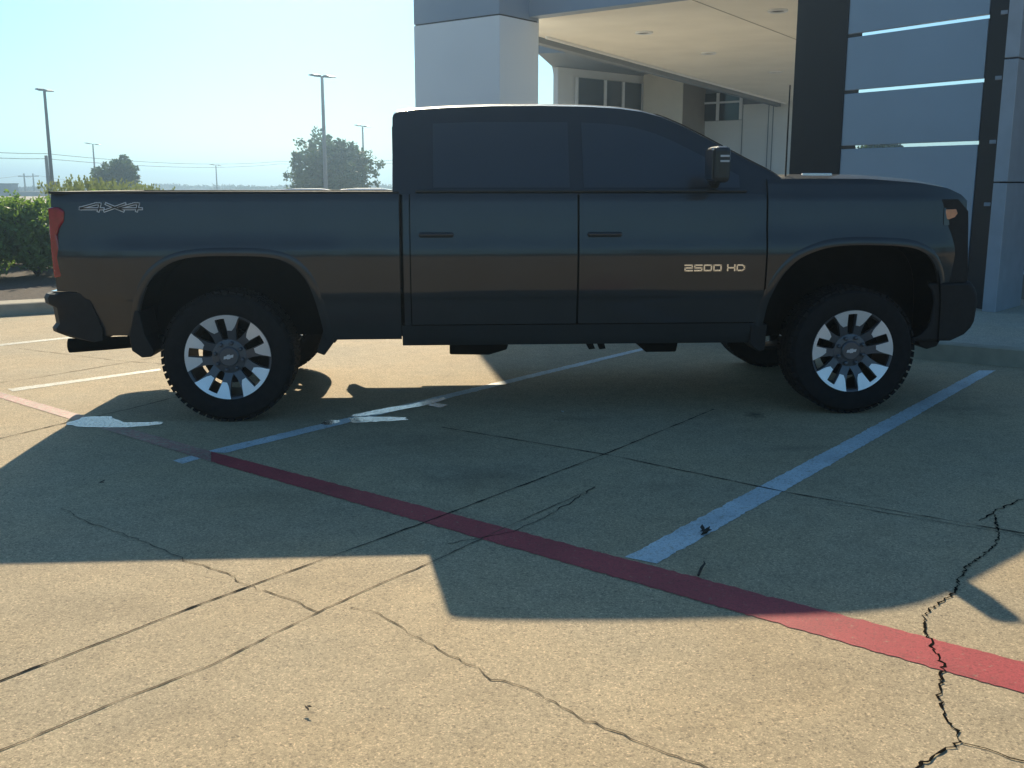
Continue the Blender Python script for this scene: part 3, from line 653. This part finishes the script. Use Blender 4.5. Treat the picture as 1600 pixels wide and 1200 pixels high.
tg = MB(); tg.box(-1.05, -1.0, -.90, .90, .83, 1.437); tg = tg.build('tailgate', M_paint, truck, bevel=.01)
k = MB(); k.box(-1.064, -1.05, -.12, .12, 1.26, 1.32); k.build('tailgate_handle', M_trim, tg, bevel=.004)
k = MB(); k.box(-1.06, -1.0, -.90, .90, 1.4375, 1.452); k.build('tailgate_cap', M_trim, tg, bevel=.004)
# hood
def hoodP(i, j):
    x = 3.50 + 1.30 * i / 25; s = -1 + 2 * j / 30; a = abs(s)
    edge = lerp([(3.4, 1.527), (3.7, 1.532), (4.1, 1.53), (4.45, 1.504), (4.65, 1.474), (4.76, 1.432), (4.81, 1.39)], x)
    W = hw(x, 1.52) - .012
    dome = lerp([(3.5, .022), (4.2, .024), (4.55, .022), (4.72, .015), (4.80, .0)], x)
    z = edge + dome * min(1, (1 - a) / .22) ** .7 + .012 * (1 - a * a)
    return (x, s * W, z)
k = MB(); k.grid(hoodP, 26, 31, (0, 0, -.02)); hood = k.build('hood', M_paint, truck, smooth=40)
for sg in (-1, 1):
    k = MB(); k.box(3.74, 3.94, sg * .70, sg * .72, 1.556, 1.568); k.build('hood_vent_badge', M_chrome, hood, bevel=.003)
k = MB(); k.box(3.46, 3.60, -.80, .80, 1.44, 1.50); k.build('cowl', M_trim, truck)
# nose: plan-curved strips
def nose(name, z0, z1, xf, W, m, nz=8, bulge=.16, th=.2, bevel=0, pw=2.6):
    k = MB(); ny = 25
    k.grid(lambda i, j: (lerp(xf, z0 + (z1 - z0) * j / (nz - 1)) + bulge * (1 - abs(-1 + 2 * i / (ny - 1)) ** pw), W * (-1 + 2 * i / (ny - 1)), z0 + (z1 - z0) * j / (nz - 1)), ny, nz, (-th, 0, 0))
    return k.build(name, m, truck, smooth=40, bevel=bevel)
XF = [(.47, 4.70), (.50, 4.79), (.58, 4.865), (.73, 4.88), (.80, 4.868), (.86, 4.825), (.94, 4.79), (1.11, 4.77), (1.32, 4.76), (1.38, 4.72), (1.42, 4.64)]
nose('front_bumper', .475, .86, XF, .96, M_trim, 10, .17, .30, pw=3.2, bevel=.015)
gr = nose('grille', .865, 1.40, [(.86, 4.815), (.94, 4.815), (1.11, 4.80), (1.32, 4.785), (1.38, 4.75), (1.42, 4.67)], .925, M_trim, 8, .13, .2)
for z in (.93, 1.0, 1.07, 1.14, 1.21, 1.28):
    k = MB(); k.grid(lambda i, j: (lerp(XF, z) + .012 + .13 * (1 - abs(-1 + 2 * i / 20) ** 2.6), .78 * (-1 + 2 * i / 20), z + .022 * j), 21, 2, (-.03, 0, 0)); k.build('grille_bar', M_trim, gr)
k = MB(); k.prism([(4.60, .475), (4.62, .41), (4.68, .38), (4.75, .40), (4.79, .475)], -.72, .72); k.build('air_dam', M_trim, truck, bevel=.01)
for y in (-.52, .52):
    k = MB(); k.tube([(4.93, y, .62), (4.97, y - .05 * (1 if y > 0 else -1), .60), (4.93, y - .11 * (1 if y > 0 else -1), .62)], .014, 8); k.build('tow_hook', M_under, truck)
# rear bumper
RB = [(-1.135, .80), (-1.12, .825), (-1.03, .835), (-.87, .83), (-.85, .79), (-.79, .68), (-.765, .60), (-.77, .535), (-.84, .525), (-1.02, .555), (-1.095, .585), (-1.10, .61), (-1.075, .64), (-1.085, .74), (-1.13, .765)]
k = MB()
yy = [-1.005, -.99, -.92, -.5, 0, .5, .92, .99, 1.005]; sh = [.10, .05, .0, -.02, -.03, -.02, .0, .05, .10]
n = len(RB); vs = []
for y, s_ in zip(yy, sh): vs += [(x + s_ * max(0, min(1, (-.80 - x) / .2)), y, z) for x, z in RB]
k.add(vs, [(a * n + i, a * n + (i + 1) % n, (a + 1) * n + (i + 1) % n, (a + 1) * n + i) for a in range(len(yy) - 1) for i in range(n)] + [tuple(range(n)), tuple(range((len(yy) - 1) * n, len(yy) * n))])
rb = k.build('rear_bumper', M_trim, truck, smooth=35)
k = MB(); k.box(-1.08, -.90, -.95, -.60, .8345, .842); k.build('step_pad', M_chrome, rb, bevel=.002)
k = MB(); k.box(-1.08, -.90, .60, .95, .8345, .842); k.build('step_pad', M_chrome, rb, bevel=.002)
k = MB(); k.box(-1.15, -.7, -.04, .04, .45, .53); k.build('tow_hitch', M_under, truck)
# underside
for y in (-.42, .42):
    k = MB(); k.box(-.95, 4.6, y - .04, y + .04, .50, .66); k.build('frame_rail', M_under, truck)
k = MB(); k.prism([(1.40, .50), (1.40, .39), (1.66, .385), (1.78, .42), (1.80, .50)], -.80, -.45); k.build('fuel_tank', M_under, truck, bevel=.01)
k = MB(); k.prism([(2.69, .50), (2.71, .39), (2.92, .39), (2.94, .50)], -.78, -.40); k.build('transfer_case', M_under, truck, bevel=.01)
k = MB(); k.prism([(2.28, .50), (2.32, .425), (2.36, .43), (2.33, .50)], -.86, -.82); k.prism([(2.36, .50), (2.39, .425), (2.43, .43), (2.41, .50)], -.86, -.82); k.build('cable_bracket', M_under, truck)
k = MB(); k.prism([(.64, .56), (.64, .50), (1.30, .485), (1.30, .52)], -.62, -.50); k.build('leaf_spring', M_under, truck)
for x in (0, 4.04):
    k = MB(); k.tube([(x, -.8, .41), (x, .8, .41)], .045, 12); k.lathe([(.001, -.14), (.10, -.10), (.15, 0), (.10, .10), (.001, .14)], 20, 'x', (x, .05 if x else 0, .41)); k.build('axle', M_under, truck, smooth=40)
k = MB(); k.tube([(.1, -.50, .50), (-.5, -.78, .50), (-.80, -.87, .495), (-1.02, -.88, .485)], [.035, .035, .042, .046], 16); k.build('exhaust_pipe', M_under, truck, smooth=40)
for x, y in ((.15, -.5), (.15, .5), (3.9, -.5), (3.9, .5)):
    k = MB(); k.tube([(x, y, .45), (x + .12, y * 1.05, .95)], .03, 10); k.build('shock_absorber', M_chrome if False else M_under, truck, smooth=40)
k = MB(); k.lathe([(.14, -.11), (.34, -.11), (.385, -.07), (.385, .07), (.34, .11), (.14, .11)], 36, 'z', (-.62, .1, .62)); k.build('spare_wheel', M_rubber, truck, smooth=40)
# antenna
k = MB(); k.tube([(3.60, -.80, 1.50), (3.60, -.80, 1.56), (3.60, -.80, 2.12)], [.012, .006, .0045], 6); k.build('antenna', M_trim, truck)
# badges
GL = {'2': [[(0, 1), (1, 1), (1, .5), (0, .5), (0, 0), (1, 0)]], '5': [[(1, 1), (0, 1), (0, .5), (1, .5), (1, 0), (0, 0)]],
      '0': [[(0, 0), (0, 1), (1, 1), (1, 0), (0, 0)]], 'H': [[(0, 0), (0, 1)], [(1, 0), (1, 1)], [(0, .5), (1, .5)]],
      'D': [[(0, 0), (0, 1), (.7, 1), (1, .75), (1, .25), (.7, 0), (0, 0)]],
      '4': [[(.75, 0), (.75, 1), (.45, 1), (-.55, .42), (-.55, .30), (1.05, .30)]],
      'x': [[(-.15, 0), (1.15, 1)], [(-.15, 1), (1.15, 0)]]}
def stroke_word(k, word, x0, z0, W, H, gap, sw, y0, y1, slant=0.):
    x = x0
    for ch in word:
        if ch == ' ': x += W * .55; continue
        for pl in GL[ch]:
            P = [Vector((x + p * W + slant * q * H, z0 + q * H)) for p, q in pl]
            for a, b in zip(P, P[1:]):
                e = (b - a).normalized() * sw / 2; n_ = Vector((-e.y, e.x))
                k.prism([tuple(a - e - n_), tuple(b + e - n_), tuple(b + e + n_), tuple(a - e + n_)], y0, y1)
        x += W + gap
for sg in (-1,):
    k = MB(); yb = -hw(3.1, .98) - .001
    stroke_word(k, '2500', 2.905, .955, .046, .034, .016, .0095, yb - .006, yb + .006); k.build('number_badge', M_chrome, truck)
    k = MB(); stroke_word(k, 'HD', 3.180, .955, .046, .034, .016, .0095, yb - .006, yb + .006); k.build('letter_badge', M_chrome, truck)
    yb = -hw(-.8, 1.36) - .001
    k = MB(); stroke_word(k, '4x4', -.80, 1.335, .085, .042, .030, .017, yb - .004, yb + .01, .3); k.build('four_by_four_decal', M_decal, truck)
    k = MB(); stroke_word(k, '4x4', -.80, 1.335, .085, .042, .030, .008, yb - .0055, yb + .01, .3); k.build('four_by_four_decal_fill', M_paint, truck)
# wheels (outer face towards -y)
def make_wheel():
    wh = empty('wheel', (0, 0, .42), 0, truck)
    RT = .42; RR = .272
    prof = [(.27, .0), (.285, -.008), (.31, -.016), (.35, -.022), (.385, -.014), (.400, .002), (.408, .022), (.412, .06), (.413, .13), (.412, .20), (.408, .238), (.400, .258), (.385, .272), (.33, .28), (.27, .26), (.262, .13), (.27, .0)]
    k = MB(); k.lathe(prof, 96)
    # tread blocks and side lugs
    nb = 54
    for i in range(nb):
        a = 2 * PI * i / nb
        for y0, y1, da in ((-.004, .052, 0), (.062, .118, .055), (.128, .184, .02), (.196, .262, .06)):
            t = a + da; h = .043
            vs = []
            for r in (.405, .4175):
                for dt in (-h, h):
                    for y in (y0, y1): vs.append((r * math.cos(t + dt), y, r * math.sin(t + dt)))
            k.add(vs, [(0, 1, 3, 2), (4, 6, 7, 5), (0, 4, 5, 1), (2, 3, 7, 6), (0, 2, 6, 4), (1, 5, 7, 3)])
        if i % 3 == 0:
            vs = []
            for y in (-.022, .02):
                for dt in (-.04, .04):
                    for r in (.392, .409): vs.append((r * math.cos(a + dt), y if r < .39 else y + .016, r * math.sin(a + dt)))
            k.add(vs, [(0, 1, 3, 2), (4, 6, 7, 5), (0, 4, 5, 1), (2, 3, 7, 6), (0, 2, 6, 4), (1, 5, 7, 3)])
    ty = k.build('tyre', M_rubber, wh, smooth=30)
    k = MB(); k.lathe([(.258, .012), (.272, -.004), (.272, .02), (.262, .04), (.25, .12), (.25, .22), (.262, .25), (.244, .25), (.238, .12), (.250, .012), (.258, .012)], 72)
    k.build('rim_barrel', M_barrel, wh, smooth=40)
    # polar polygon prism
    def pp(k, poly, depth0, depth1):
        """poly = [(r, deg)], y(r) dished; front at depth0(r), back at depth1"""
        pts = []
        for (r1, t1), (r2, t2) in zip(poly, poly[1:] + poly[:1]):
            n_ = max(1, int(abs(t2 - t1) / 3))
            for q in range(n_): pts.append((r1 + (r2 - r1) * q / n_, R(t1 + (t2 - t1) * q / n_)))
        n_ = len(pts)
        vs = [(r * math.cos(t), depth0(r), r * math.sin(t)) for r, t in pts] + [(r * math.cos(t), depth1(r), r * math.sin(t)) for r, t in pts]
        k.add(vs, [tuple(range(n_)), tuple(range(n_, 2 * n_))[::-1]] + [(i, (i + 1) % n_, n_ + (i + 1) % n_, n_ + i) for i in range(n_)])
    dish = lambda r: .040 - .045 * min(1, max(0, (r - .09) / .17)) ** 1.2
    k = MB()
    for g_ in range(5):
        c = 90 + 72 * g_
        for s in (-1, 1):
            # one spoke beside the slot: polygons in (r, deg)
            poly = [(.100, c + s * 1), (.118, c + s * 9), (.165, c + s * 8.2), (.205, c + s * 7.2), (.245, c + s * 6.3), (.2635, c + s * 6.0), (.2635, c + s * 27.6), (.235, c + s * 26.8), (.200, c + s * 26.4), (.165, c + s * 28), (.145, c + s * 29.5), (.128, c + s * 33), (.115, c + s * 36), (.100, c + s * 36)]
            pp(k, poly, dish, lambda r: dish(r) + .035)
    k.lathe([(.001, .030), (.085, .030), (.108, .036), (.112, .075), (.001, .075)], 48)
    k.lathe([(.258, .004), (.266, -.004), (.272, -.006), (.272, .02), (.262, .02), (.258, .004)], 96)
    k.build('rim', M_rimdark, wh, smooth=20)
    half = [(.247, 6.9), (.215, 7.9), (.168, 9.9), (.168, 19), (.19, 23), (.215, 25), (.250, 26.4), (.2695, 27.5)]
    for g_ in range(5):
        c = 90 + 72 * g_; k = MB()
        pp(k, [(a, c + b) for a, b in half] + [(a, c - b) for a, b in half[::-1]], lambda r: dish(min(r, .262)) - .0065, lambda r: dish(min(r, .262)) - .0012)
        k.build('spoke_face', M_rimface, wh, smooth=20)
    k = MB(); k.lathe([(.001, .012), (.056, .012), (.064, .018), (.066, .045), (.001, .045)], 40); cp = k.build('hub_cap', M_rimdark, wh, smooth=30)
    k = MB(); k.prism([(-.034, -.010), (-.028, .008), (-.010, .008), (-.008, .014), (.012, .014), (.010, .008), (.034, .010), (.028, -.008), (.010, -.008), (.008, -.014), (-.012, -.014), (-.010, -.010)], .0085, .0118); k.build('hub_emblem', M_decal, wh)
    for i in range(8):
        t = R(22.5 + 45 * i); x, z = .088 * math.cos(t), .088 * math.sin(t)
        k = MB(); k.lathe([(.001, .006), (.009, .008), (.013, .014), (.013, .034), (.001, .034)], 12, 'y', (x, 0, z)); k.build('lug_nut', M_rimdark, wh, smooth=30)
    k = MB(); k.lathe([(.06, .09), (.18, .09), (.18, .115), (.06, .115)], 48); k.build('brake_disc', M_under, wh, smooth=30)
    k = MB(); k.prism([(.06, -.05), (.06, .13), (.17, .12), (.20, .04), (.19, -.04)], .075, .14); k.build('brake_caliper', M_under, wh, bevel=.01)
    return wh
w0 = make_wheel(); w0.location = (0, -1.0, .42); w0.rotation_euler = (0, R(-10), 0)
w1 = copy_tree(w0); w1.location = (4.04, -1.0, .42); w1.rotation_euler = (0, R(-3), 0)
w2 = copy_tree(w0); w2.location = (0, 1.0, .42); w2.rotation_euler = (0, R(20), PI)
w3 = copy_tree(w0); w3.location = (4.04, 1.0, .42); w3.rotation_euler = (0, R(50), PI)

# ------------------------------------------------------------------ background
def farpt(u, Y): return ((u - 800) / 1610 * Y, Y)
def zat(v, Y): # height seen at image row v at distance Y
    y = (600 - v) / FPX; return CAM_H + Y * (-_st + y * _ct) / (_ct + y * _st)
def light_pole(u, v, Y, m, rot, label):
    x, y = farpt(u, Y); H = zat(v, Y)
    t = empty('light_pole', (x, y, 0)); tag(t, label, 'light pole', 'twin-head light poles round the car lot')
    k = MB(); k.tube([(0, 0, .6), (0, 0, H)], [.11, .075], 10); k.build('pole', m, t, smooth=40)
    k = MB(); k.lathe([(.001, 0), (.3, 0), (.3, .55), (.26, .6), (.001, .6)], 16, 'z'); k.build('concrete_base', M_kerb, t, smooth=40)
    for s in (-1, 1):
        Mt = Matrix.Rotation(rot, 4, 'Z') @ Matrix.Translation((s * .0, 0, H)) @ Matrix.Rotation(R(7), 4, 'Y')
        k = MB(); k.box(min(s * .10, s * .34), max(s * .10, s * .34), -.035, .035, -.03, .03, Mt); k.build('arm', M_post, t)
        k = MB(); k.prism([(s * .30, -.05), (s * .36, .06), (s * .60, .075), (s * .95, .02), (s * .95, -.02), (s * .36, -.06)], -.17, .17)
        k.v = [tuple(Mt @ Vector(p)) for p in k.v]; k.build('lamp_head', M_post, t, bevel=.01)
light_pole(82, 141, 58, M_pole, R(-45), 'tall grey twin-head light pole at far left of the sky')
light_pole(150, 225, 120, M_pole, 0, 'small distant twin-head light pole behind the left tree')
light_pole(509, 119, 52, M_polew, R(-45), 'tall twin-head light pole standing before the big tree')
light_pole(569, 197, 95, M_polew, R(-40), 'shorter twin-head light pole right of the tall one, beside the cab')
light_pole(339, 258, 165, M_pole, R(5), 'low distant twin-head light pole in the middle of the truck bed')
# utility poles
def util(u, v, Y, label, arms=True, tr=False):
    x, y = farpt(u, Y); H = zat(v, Y); t = empty('utility_pole', (x, y, 0)); tag(t, label, 'utility pole', 'wooden utility poles in the far background')
    k = MB(); k.tube([(0, 0, 0), (0, 0, H)], [.17, .13], 8); k.build('pole', M_wood, t)
    if arms:
        k = MB(); k.box(-1.1, 1.1, -.06, .06, H - .6, H - .45); k.build('crossarm', M_wood, t)
    if tr:
        k = MB(); k.lathe([(.001, 0), (.26, 0), (.26, .9), (.001, .95)], 14, 'z', (.42, 0, H - 3.0)); k.build('transformer', M_post, t, smooth=40)
    return x, y, H
util(76, 243, 85, 'nearest wooden utility pole with a grey transformer can', False, True)
util(39, 271, 190, 'far wooden utility pole at the left frame edge'); util(53, 271, 200, 'far wooden utility pole just right of the leftmost one')
M_wire = mat('power_line', (.05, .055, .06), .7, noise=(1, .1))
def wire(pts, r, label):
    P = []
    for (a, b) in zip(pts, pts[1:]):
        for q in range(10):
            t = q / 10; p = Vector(a).lerp(Vector(b), t); p.z -= 4 * t * (1 - t) * .6; P.append(p)
    P.append(Vector(pts[-1])); k = MB(); k.tube(P, r, 5); tag(k.build('power_line', M_wire), label, 'power line', 'power lines across the sky')
def wp(u, v, Y): x, y = farpt(u, Y); return (x, y, zat(v, Y))
wire([wp(-260, 196, 85), wp(76, 240, 85), wp(440, 252, 150), wp(760, 236, 120)], .022, 'upper power line crossing the sky behind the truck bed')
wire([wp(-260, 206, 85), wp(76, 248, 85), wp(440, 256, 150), wp(760, 241, 120)], .022, 'lower power line just beneath the other one')
wire([wp(-100, 275, 150), wp(39, 273, 190), wp(53, 273, 200), wp(240, 292, 260)], .03, 'faint line strung between the two far wooden poles')

def leaves(k, cx, cy, cz, rx, ry, rz_, n, size, shell_=.55, rnd=random, flat=0.):
    for _ in range(n):
        while True:
            a = Vector((rnd.gauss(0, 1), rnd.gauss(0, 1), rnd.gauss(0, 1)))
            if a.length > .1: break
        a.normalize(); r = shell_ + (1 - shell_) * rnd.random() ** .7; r *= rnd.uniform(.88, 1.08)
        p = Vector((cx + a.x * rx * r, cy + a.y * ry * r, cz + a.z * rz_ * r))
        if p.z < .05: continue
        s = size * rnd.uniform(.6, 1.4)
        u = Vector((rnd.gauss(0, 1), rnd.gauss(0, 1), rnd.gauss(0, 1))).normalized(); v = u.cross(Vector((rnd.gauss(0, 1), rnd.gauss(0, 1), rnd.gauss(0, 1)))).normalized()
        k.add([p - u * s, p - v * s * .5, p + u * s, p + v * s * .5], [(0, 1, 2, 3)])
def tree(u, v, Y, wpx, label, n=9000, leaf=.09, lobes=16, seed=1, trunk=True, m=None, group='trees beyond the lot', flat=1.0):
    rnd = random.Random(seed); x, y = farpt(u, Y); H = zat(v, Y); W = wpx / 1610 * Y
    t = empty('tree', (x, y, 0)); tag(t, label, 'tree', group)
    k = MB(); k.tube([(0, 0, 0), (.05 * W, 0, H * .3), (0, 0, H * .6), (0, 0, H * .8)], [.035 * W, .028 * W, .015 * W, .005 * W], 8)
    lob = []
    for i in range(lobes):
        a = rnd.uniform(0, 6.283); rr = W * .5 * rnd.uniform(.05, .78) ; fz = rnd.uniform(.30, .88)
        zz = H * fz; rr *= math.sqrt(max(.05, 1 - ((fz - .25) / .72) ** 2)); lob.append((rr * math.cos(a), rr * math.sin(a), zz, W * rnd.uniform(.11, .19)))
    lob.append((0, 0, H - W * .10, W * .11))
    for (lx, ly, lz, lr) in lob[::2]:
        k.tube([(0, 0, H * .28), (lx * .5, ly * .5, (H * .28 + lz) / 2 + .1), (lx, ly, lz)], [.014 * W, .009 * W, .004 * W], 5)
    k.build('trunk', M_bark, t, smooth=40)
    k = MB()
    for (lx, ly, lz, lr) in lob:
        leaves(k, lx, ly, lz, lr, lr, lr * .8, n // len(lob), leaf, .35, rnd)
        for _ in range(5):
            a = Vector((rnd.gauss(0, 1), rnd.gauss(0, 1), rnd.gauss(.4, .8))).normalized() * lr * rnd.uniform(.9, 1.45)
            leaves(k, lx + a.x, ly + a.y, lz + a.z * .8, lr * .35, lr * .35, lr * .3, n // len(lob) // 8, leaf, .2, rnd)
    k.build('crown', m or M_leafd, t, fixn=False)
tree(190, 248, 62, 100, 'small round dark tree behind the ornamental grass at left', 3800, .11, 15, 3)
tree(527, 226, 66, 185, 'big spreading tree behind the tall light pole beside the cab', 9500, .13, 26, 7)
tree(1365, 206, 55, 150, 'green tree glimpsed through the gap of the panel screen', 5000, .14, 14, 9)
tree(1690, 230, 70, 160, 'dense tree behind the showroom at far right', 4000, .18, 12, 11)
# far wood
rnd = random.Random(21); k = MB(); leafy = []
for i in range(150):
    u = rnd.uniform(-1100, 2700); Y = rnd.uniform(240, 330)
    H = zat(rnd.uniform(286, 296) if u > 120 else rnd.uniform(292, 298), Y); H = max(H, 1.2); x, y = farpt(u, Y)
    leaves(k, x, y, H * .35, rnd.uniform(6, 13), 6, H * .62, 420, .55, .5, rnd)
tag(k.build('far_woods', M_hill, fixn=False), 'low line of hazy trees along the horizon', 'woods', None, 'stuff')
k = MB()  # unseen trees, added to break up the sky reflected in the truck
for i in range(60):
    a = rnd.uniform(R(195), R(345)); d = rnd.uniform(42, 60); h = rnd.uniform(2.2, 6.5)
    leaves(k, math.cos(a) * d, math.sin(a) * d, h * .5, rnd.uniform(2.5, 4.5), 3, h * .52, 260, .32, .4, rnd)
tag(k.build('added_reflection_woods', M_leafd, fixn=False), 'unseen belt of trees added behind the viewer for the truck reflection', 'woods', None, 'stuff')
# far building box at left
t = tag(empty('far_building', (*farpt(14, 150), 0)), 'small grey flat-roofed building with a boxy tower at far left', 'building')
k = MB(); H = zat(305, 150); k.box(-6, 5.6, -3, 3, 0, zat(299, 150)); k.build('wall', M_grey_far, t)
k = MB(); k.box(-.95, .85, -1, 1, zat(299, 150) + .003, zat(288, 150)); k.build('tower', M_grey_far, t)
k = MB(); k.box(-1.05, .95, -1.1, 1.1, zat(288, 150) + .003, zat(287, 150) + .05); k.build('cap', M_post, t)
# parked cars beyond the bed
def car_mesh(x, y, rz, H, label):
    t = empty('parked_car', (x, y, 0), rz); tag(t, label, 'car', 'white cars parked beyond the truck')
    prof = [(-2.3, .35), (-2.35, .75), (-2.2, .98), (-1.7, 1.02), (-1.15, H - .04), (-.6, H), (.35, H), (.7, H - .06), (1.25, 1.0), (2.1, .90), (2.35, .7), (2.35, .35)]
    k = MB(); yy = [-.90, -.88, -.55, .55, .88, .90]; n = len(prof); vs = []
    for a_, y_ in enumerate(yy):
        for (px, pz) in prof:
            top = pz > 1.03; yv = y_ * (.72 if top else 1); vs.append((px, yv, pz))
    k.add(vs, [(a_ * n + i, a_ * n + (i + 1) % n, (a_ + 1) * n + (i + 1) % n, (a_ + 1) * n + i) for a_ in range(5) for i in range(n)] + [tuple(range(n)), tuple(range(5 * n, 6 * n))])
    k.build('body', M_carw, t, bevel=.04)
    for s in (-1, 1):
        k = MB(); k.add([(-1.5, s * .885, 1.05), (1.12, s * .885, 1.05), (.62, s * .68, H - .09), (-1.08, s * .68, H - .09)], [(0, 1, 2, 3)])
        k.v = [(a, b + s * .012 * 1, c) for a, b, c in k.v]; w_ = k.build('side_window', M_win, t); sm = w_.modifiers.new('thick', 'SOLIDIFY'); sm.thickness = .02
        for cx in (-1.4, 1.4):
            k = MB(); k.lathe([(.001, -.12), (.20, -.12), (.32, -.11), (.32, .11), (.20, .12), (.001, .12)], 24, 'y', (cx, s * .82, .32)); k.build('wheel', M_rubber, t, smooth=40)
x, y = farpt(487, 36); car_mesh(x, y, R(8), zat(294.5, 36), 'white parked car whose roof shows left of the light pole above the bed')
x, y = farpt(558, 39); car_mesh(x + .6, y, R(4), zat(294, 39), 'white parked car whose roof shows next to the truck cab')
# hedge shrubs and ornamental grass in the bed
def shrub(u, Y, H, W, label, seed, n=9000):
    rnd = random.Random(seed); x, y = farpt(u, Y); t = empty('hedge_shrub', (x, y, .13)); tag(t, label, 'shrub', 'green shrubs in the mulch bed')
    k = MB()
    for i in range(14):
        a = rnd.uniform(0, 6.28); k.tube([(0, 0, 0), (math.cos(a) * W * .2, math.sin(a) * W * .2, H * .4), (math.cos(a) * W * .38, math.sin(a) * W * .38, H * .75)], [.02, .014, .006], 5)
    k.build('stem', M_bark, t)
    k = MB(); lob = [(rnd.uniform(-.36, .36) * W, rnd.uniform(-.3, .3) * W, H * rnd.uniform(.35, .74), W * rnd.uniform(.2, .3)) for _ in range(13)]
    for (a, b, c, r) in lob:
        leaves(k, a, b, c, r, r, min(r, H - c) * rnd.uniform(.92, 1.05), n // 13, .042, .5, rnd)
    for q in range(60):
        a, b, c, r = rnd.choice(lob); th = rnd.uniform(0, 6.28); px = a + r * .8 * math.cos(th); py = b + r * .8 * math.sin(th)
        zc = c + min(r, H - c) * rnd.uniform(.3, .95); leaves(k, px, py, zc, .05, .05, .12, 16, .035, .1, rnd)
    k.build('foliage', M_hedge, t, fixn=False)
shrub(46, 15.5, 1.22, 1.5, 'taller leafy shrub touching the truck tail lamp', 31, 12000)
shrub(-60, 15.0, 1.06, 1.7, 'leafy shrub cut by the left frame edge', 32, 12000)
shrub(-230, 15.2, 1.1, 1.8, 'leafy shrub outside the left frame edge', 33, 5000)
shrub(140, 17.5, .85, 1.6, 'leafy shrub hidden behind the truck tailgate', 34, 6000)
shrub(10, 18.0, 1.05, 1.8, 'leafy shrub in the second row at far left', 35, 8000)
def grass_clump(u, Y, H, label, seed):
    rnd = random.Random(seed); x, y = farpt(u, Y); k = MB()
    for i in range(240):
        a = rnd.uniform(0, 6.28); r0 = rnd.uniform(0, .25); h = H * rnd.uniform(.62, 1.02); lean = rnd.uniform(.05, .42) * h * .6
        d = Vector((math.cos(a), math.sin(a), 0)); s_ = Vector((-d.y, d.x, 0)) * .010
        p0 = d * r0; p1 = d * (r0 + lean * .35) + Vector((0, 0, h * .6)); p2 = d * (r0 + lean) + Vector((0, 0, h))
        k.add([p0 - s_, p0 + s_, p1 + s_, p1 - s_, p2], [(0, 1, 2, 3), (3, 2, 4)])
        if rnd.random() < .35:
            for q in range(7):
                c = p2 + Vector((rnd.gauss(0, .015), rnd.gauss(0, .015), rnd.uniform(-.16, .04))); k.add([c + Vector((-.018, 0, 0)), c + Vector((0, 0, -.03)), c + Vector((.018, 0, 0)), c + Vector((0, 0, .03))], [(0, 1, 2, 3)])
    tag(k.build('ornamental_grass', M_grassb, loc=(x, y, .13), fixn=False), label, 'ornamental grass', 'clumps of tall grass behind the truck bed')
for i, (u, Y, v, lb) in enumerate([(100, 21, 283, 'shortest tall-grass clump, leftmost behind the tail lamp'), (124, 22, 276, 'tall-grass clump second from the left'), (150, 22, 279, 'tall-grass clump under the small distant light pole'), (176, 23, 283, 'tall-grass clump left under the round tree'), (205, 22, 287, 'tall-grass clump at the middle of the round tree'), (232, 23, 291, 'low grass clump, rightmost of the row')]):
    grass_clump(u, Y, zat(v, Y) - .13, lb, 60 + i)

# ------------------------------------------------------------------ air
k = MB(); k.box(-950, 950, -950, 950, -1, 14)
hz = k.build('haze', None); hm = bpy.data.materials.new('haze_air'); hm.use_nodes = True; t = hm.node_tree; t.nodes.clear()
o = t.nodes.new('ShaderNodeOutputMaterial'); pv = t.nodes.new('ShaderNodeVolumePrincipled')
pv.inputs['Density'].default_value = HAZE_D; pv.inputs['Anisotropy'].default_value = HAZE_G; pv.inputs['Color'].default_value = HAZE_C
t.links.new(pv.outputs[0], o.inputs['Volume']); hz.data.materials.append(hm); tag(hz, kind='stuff')
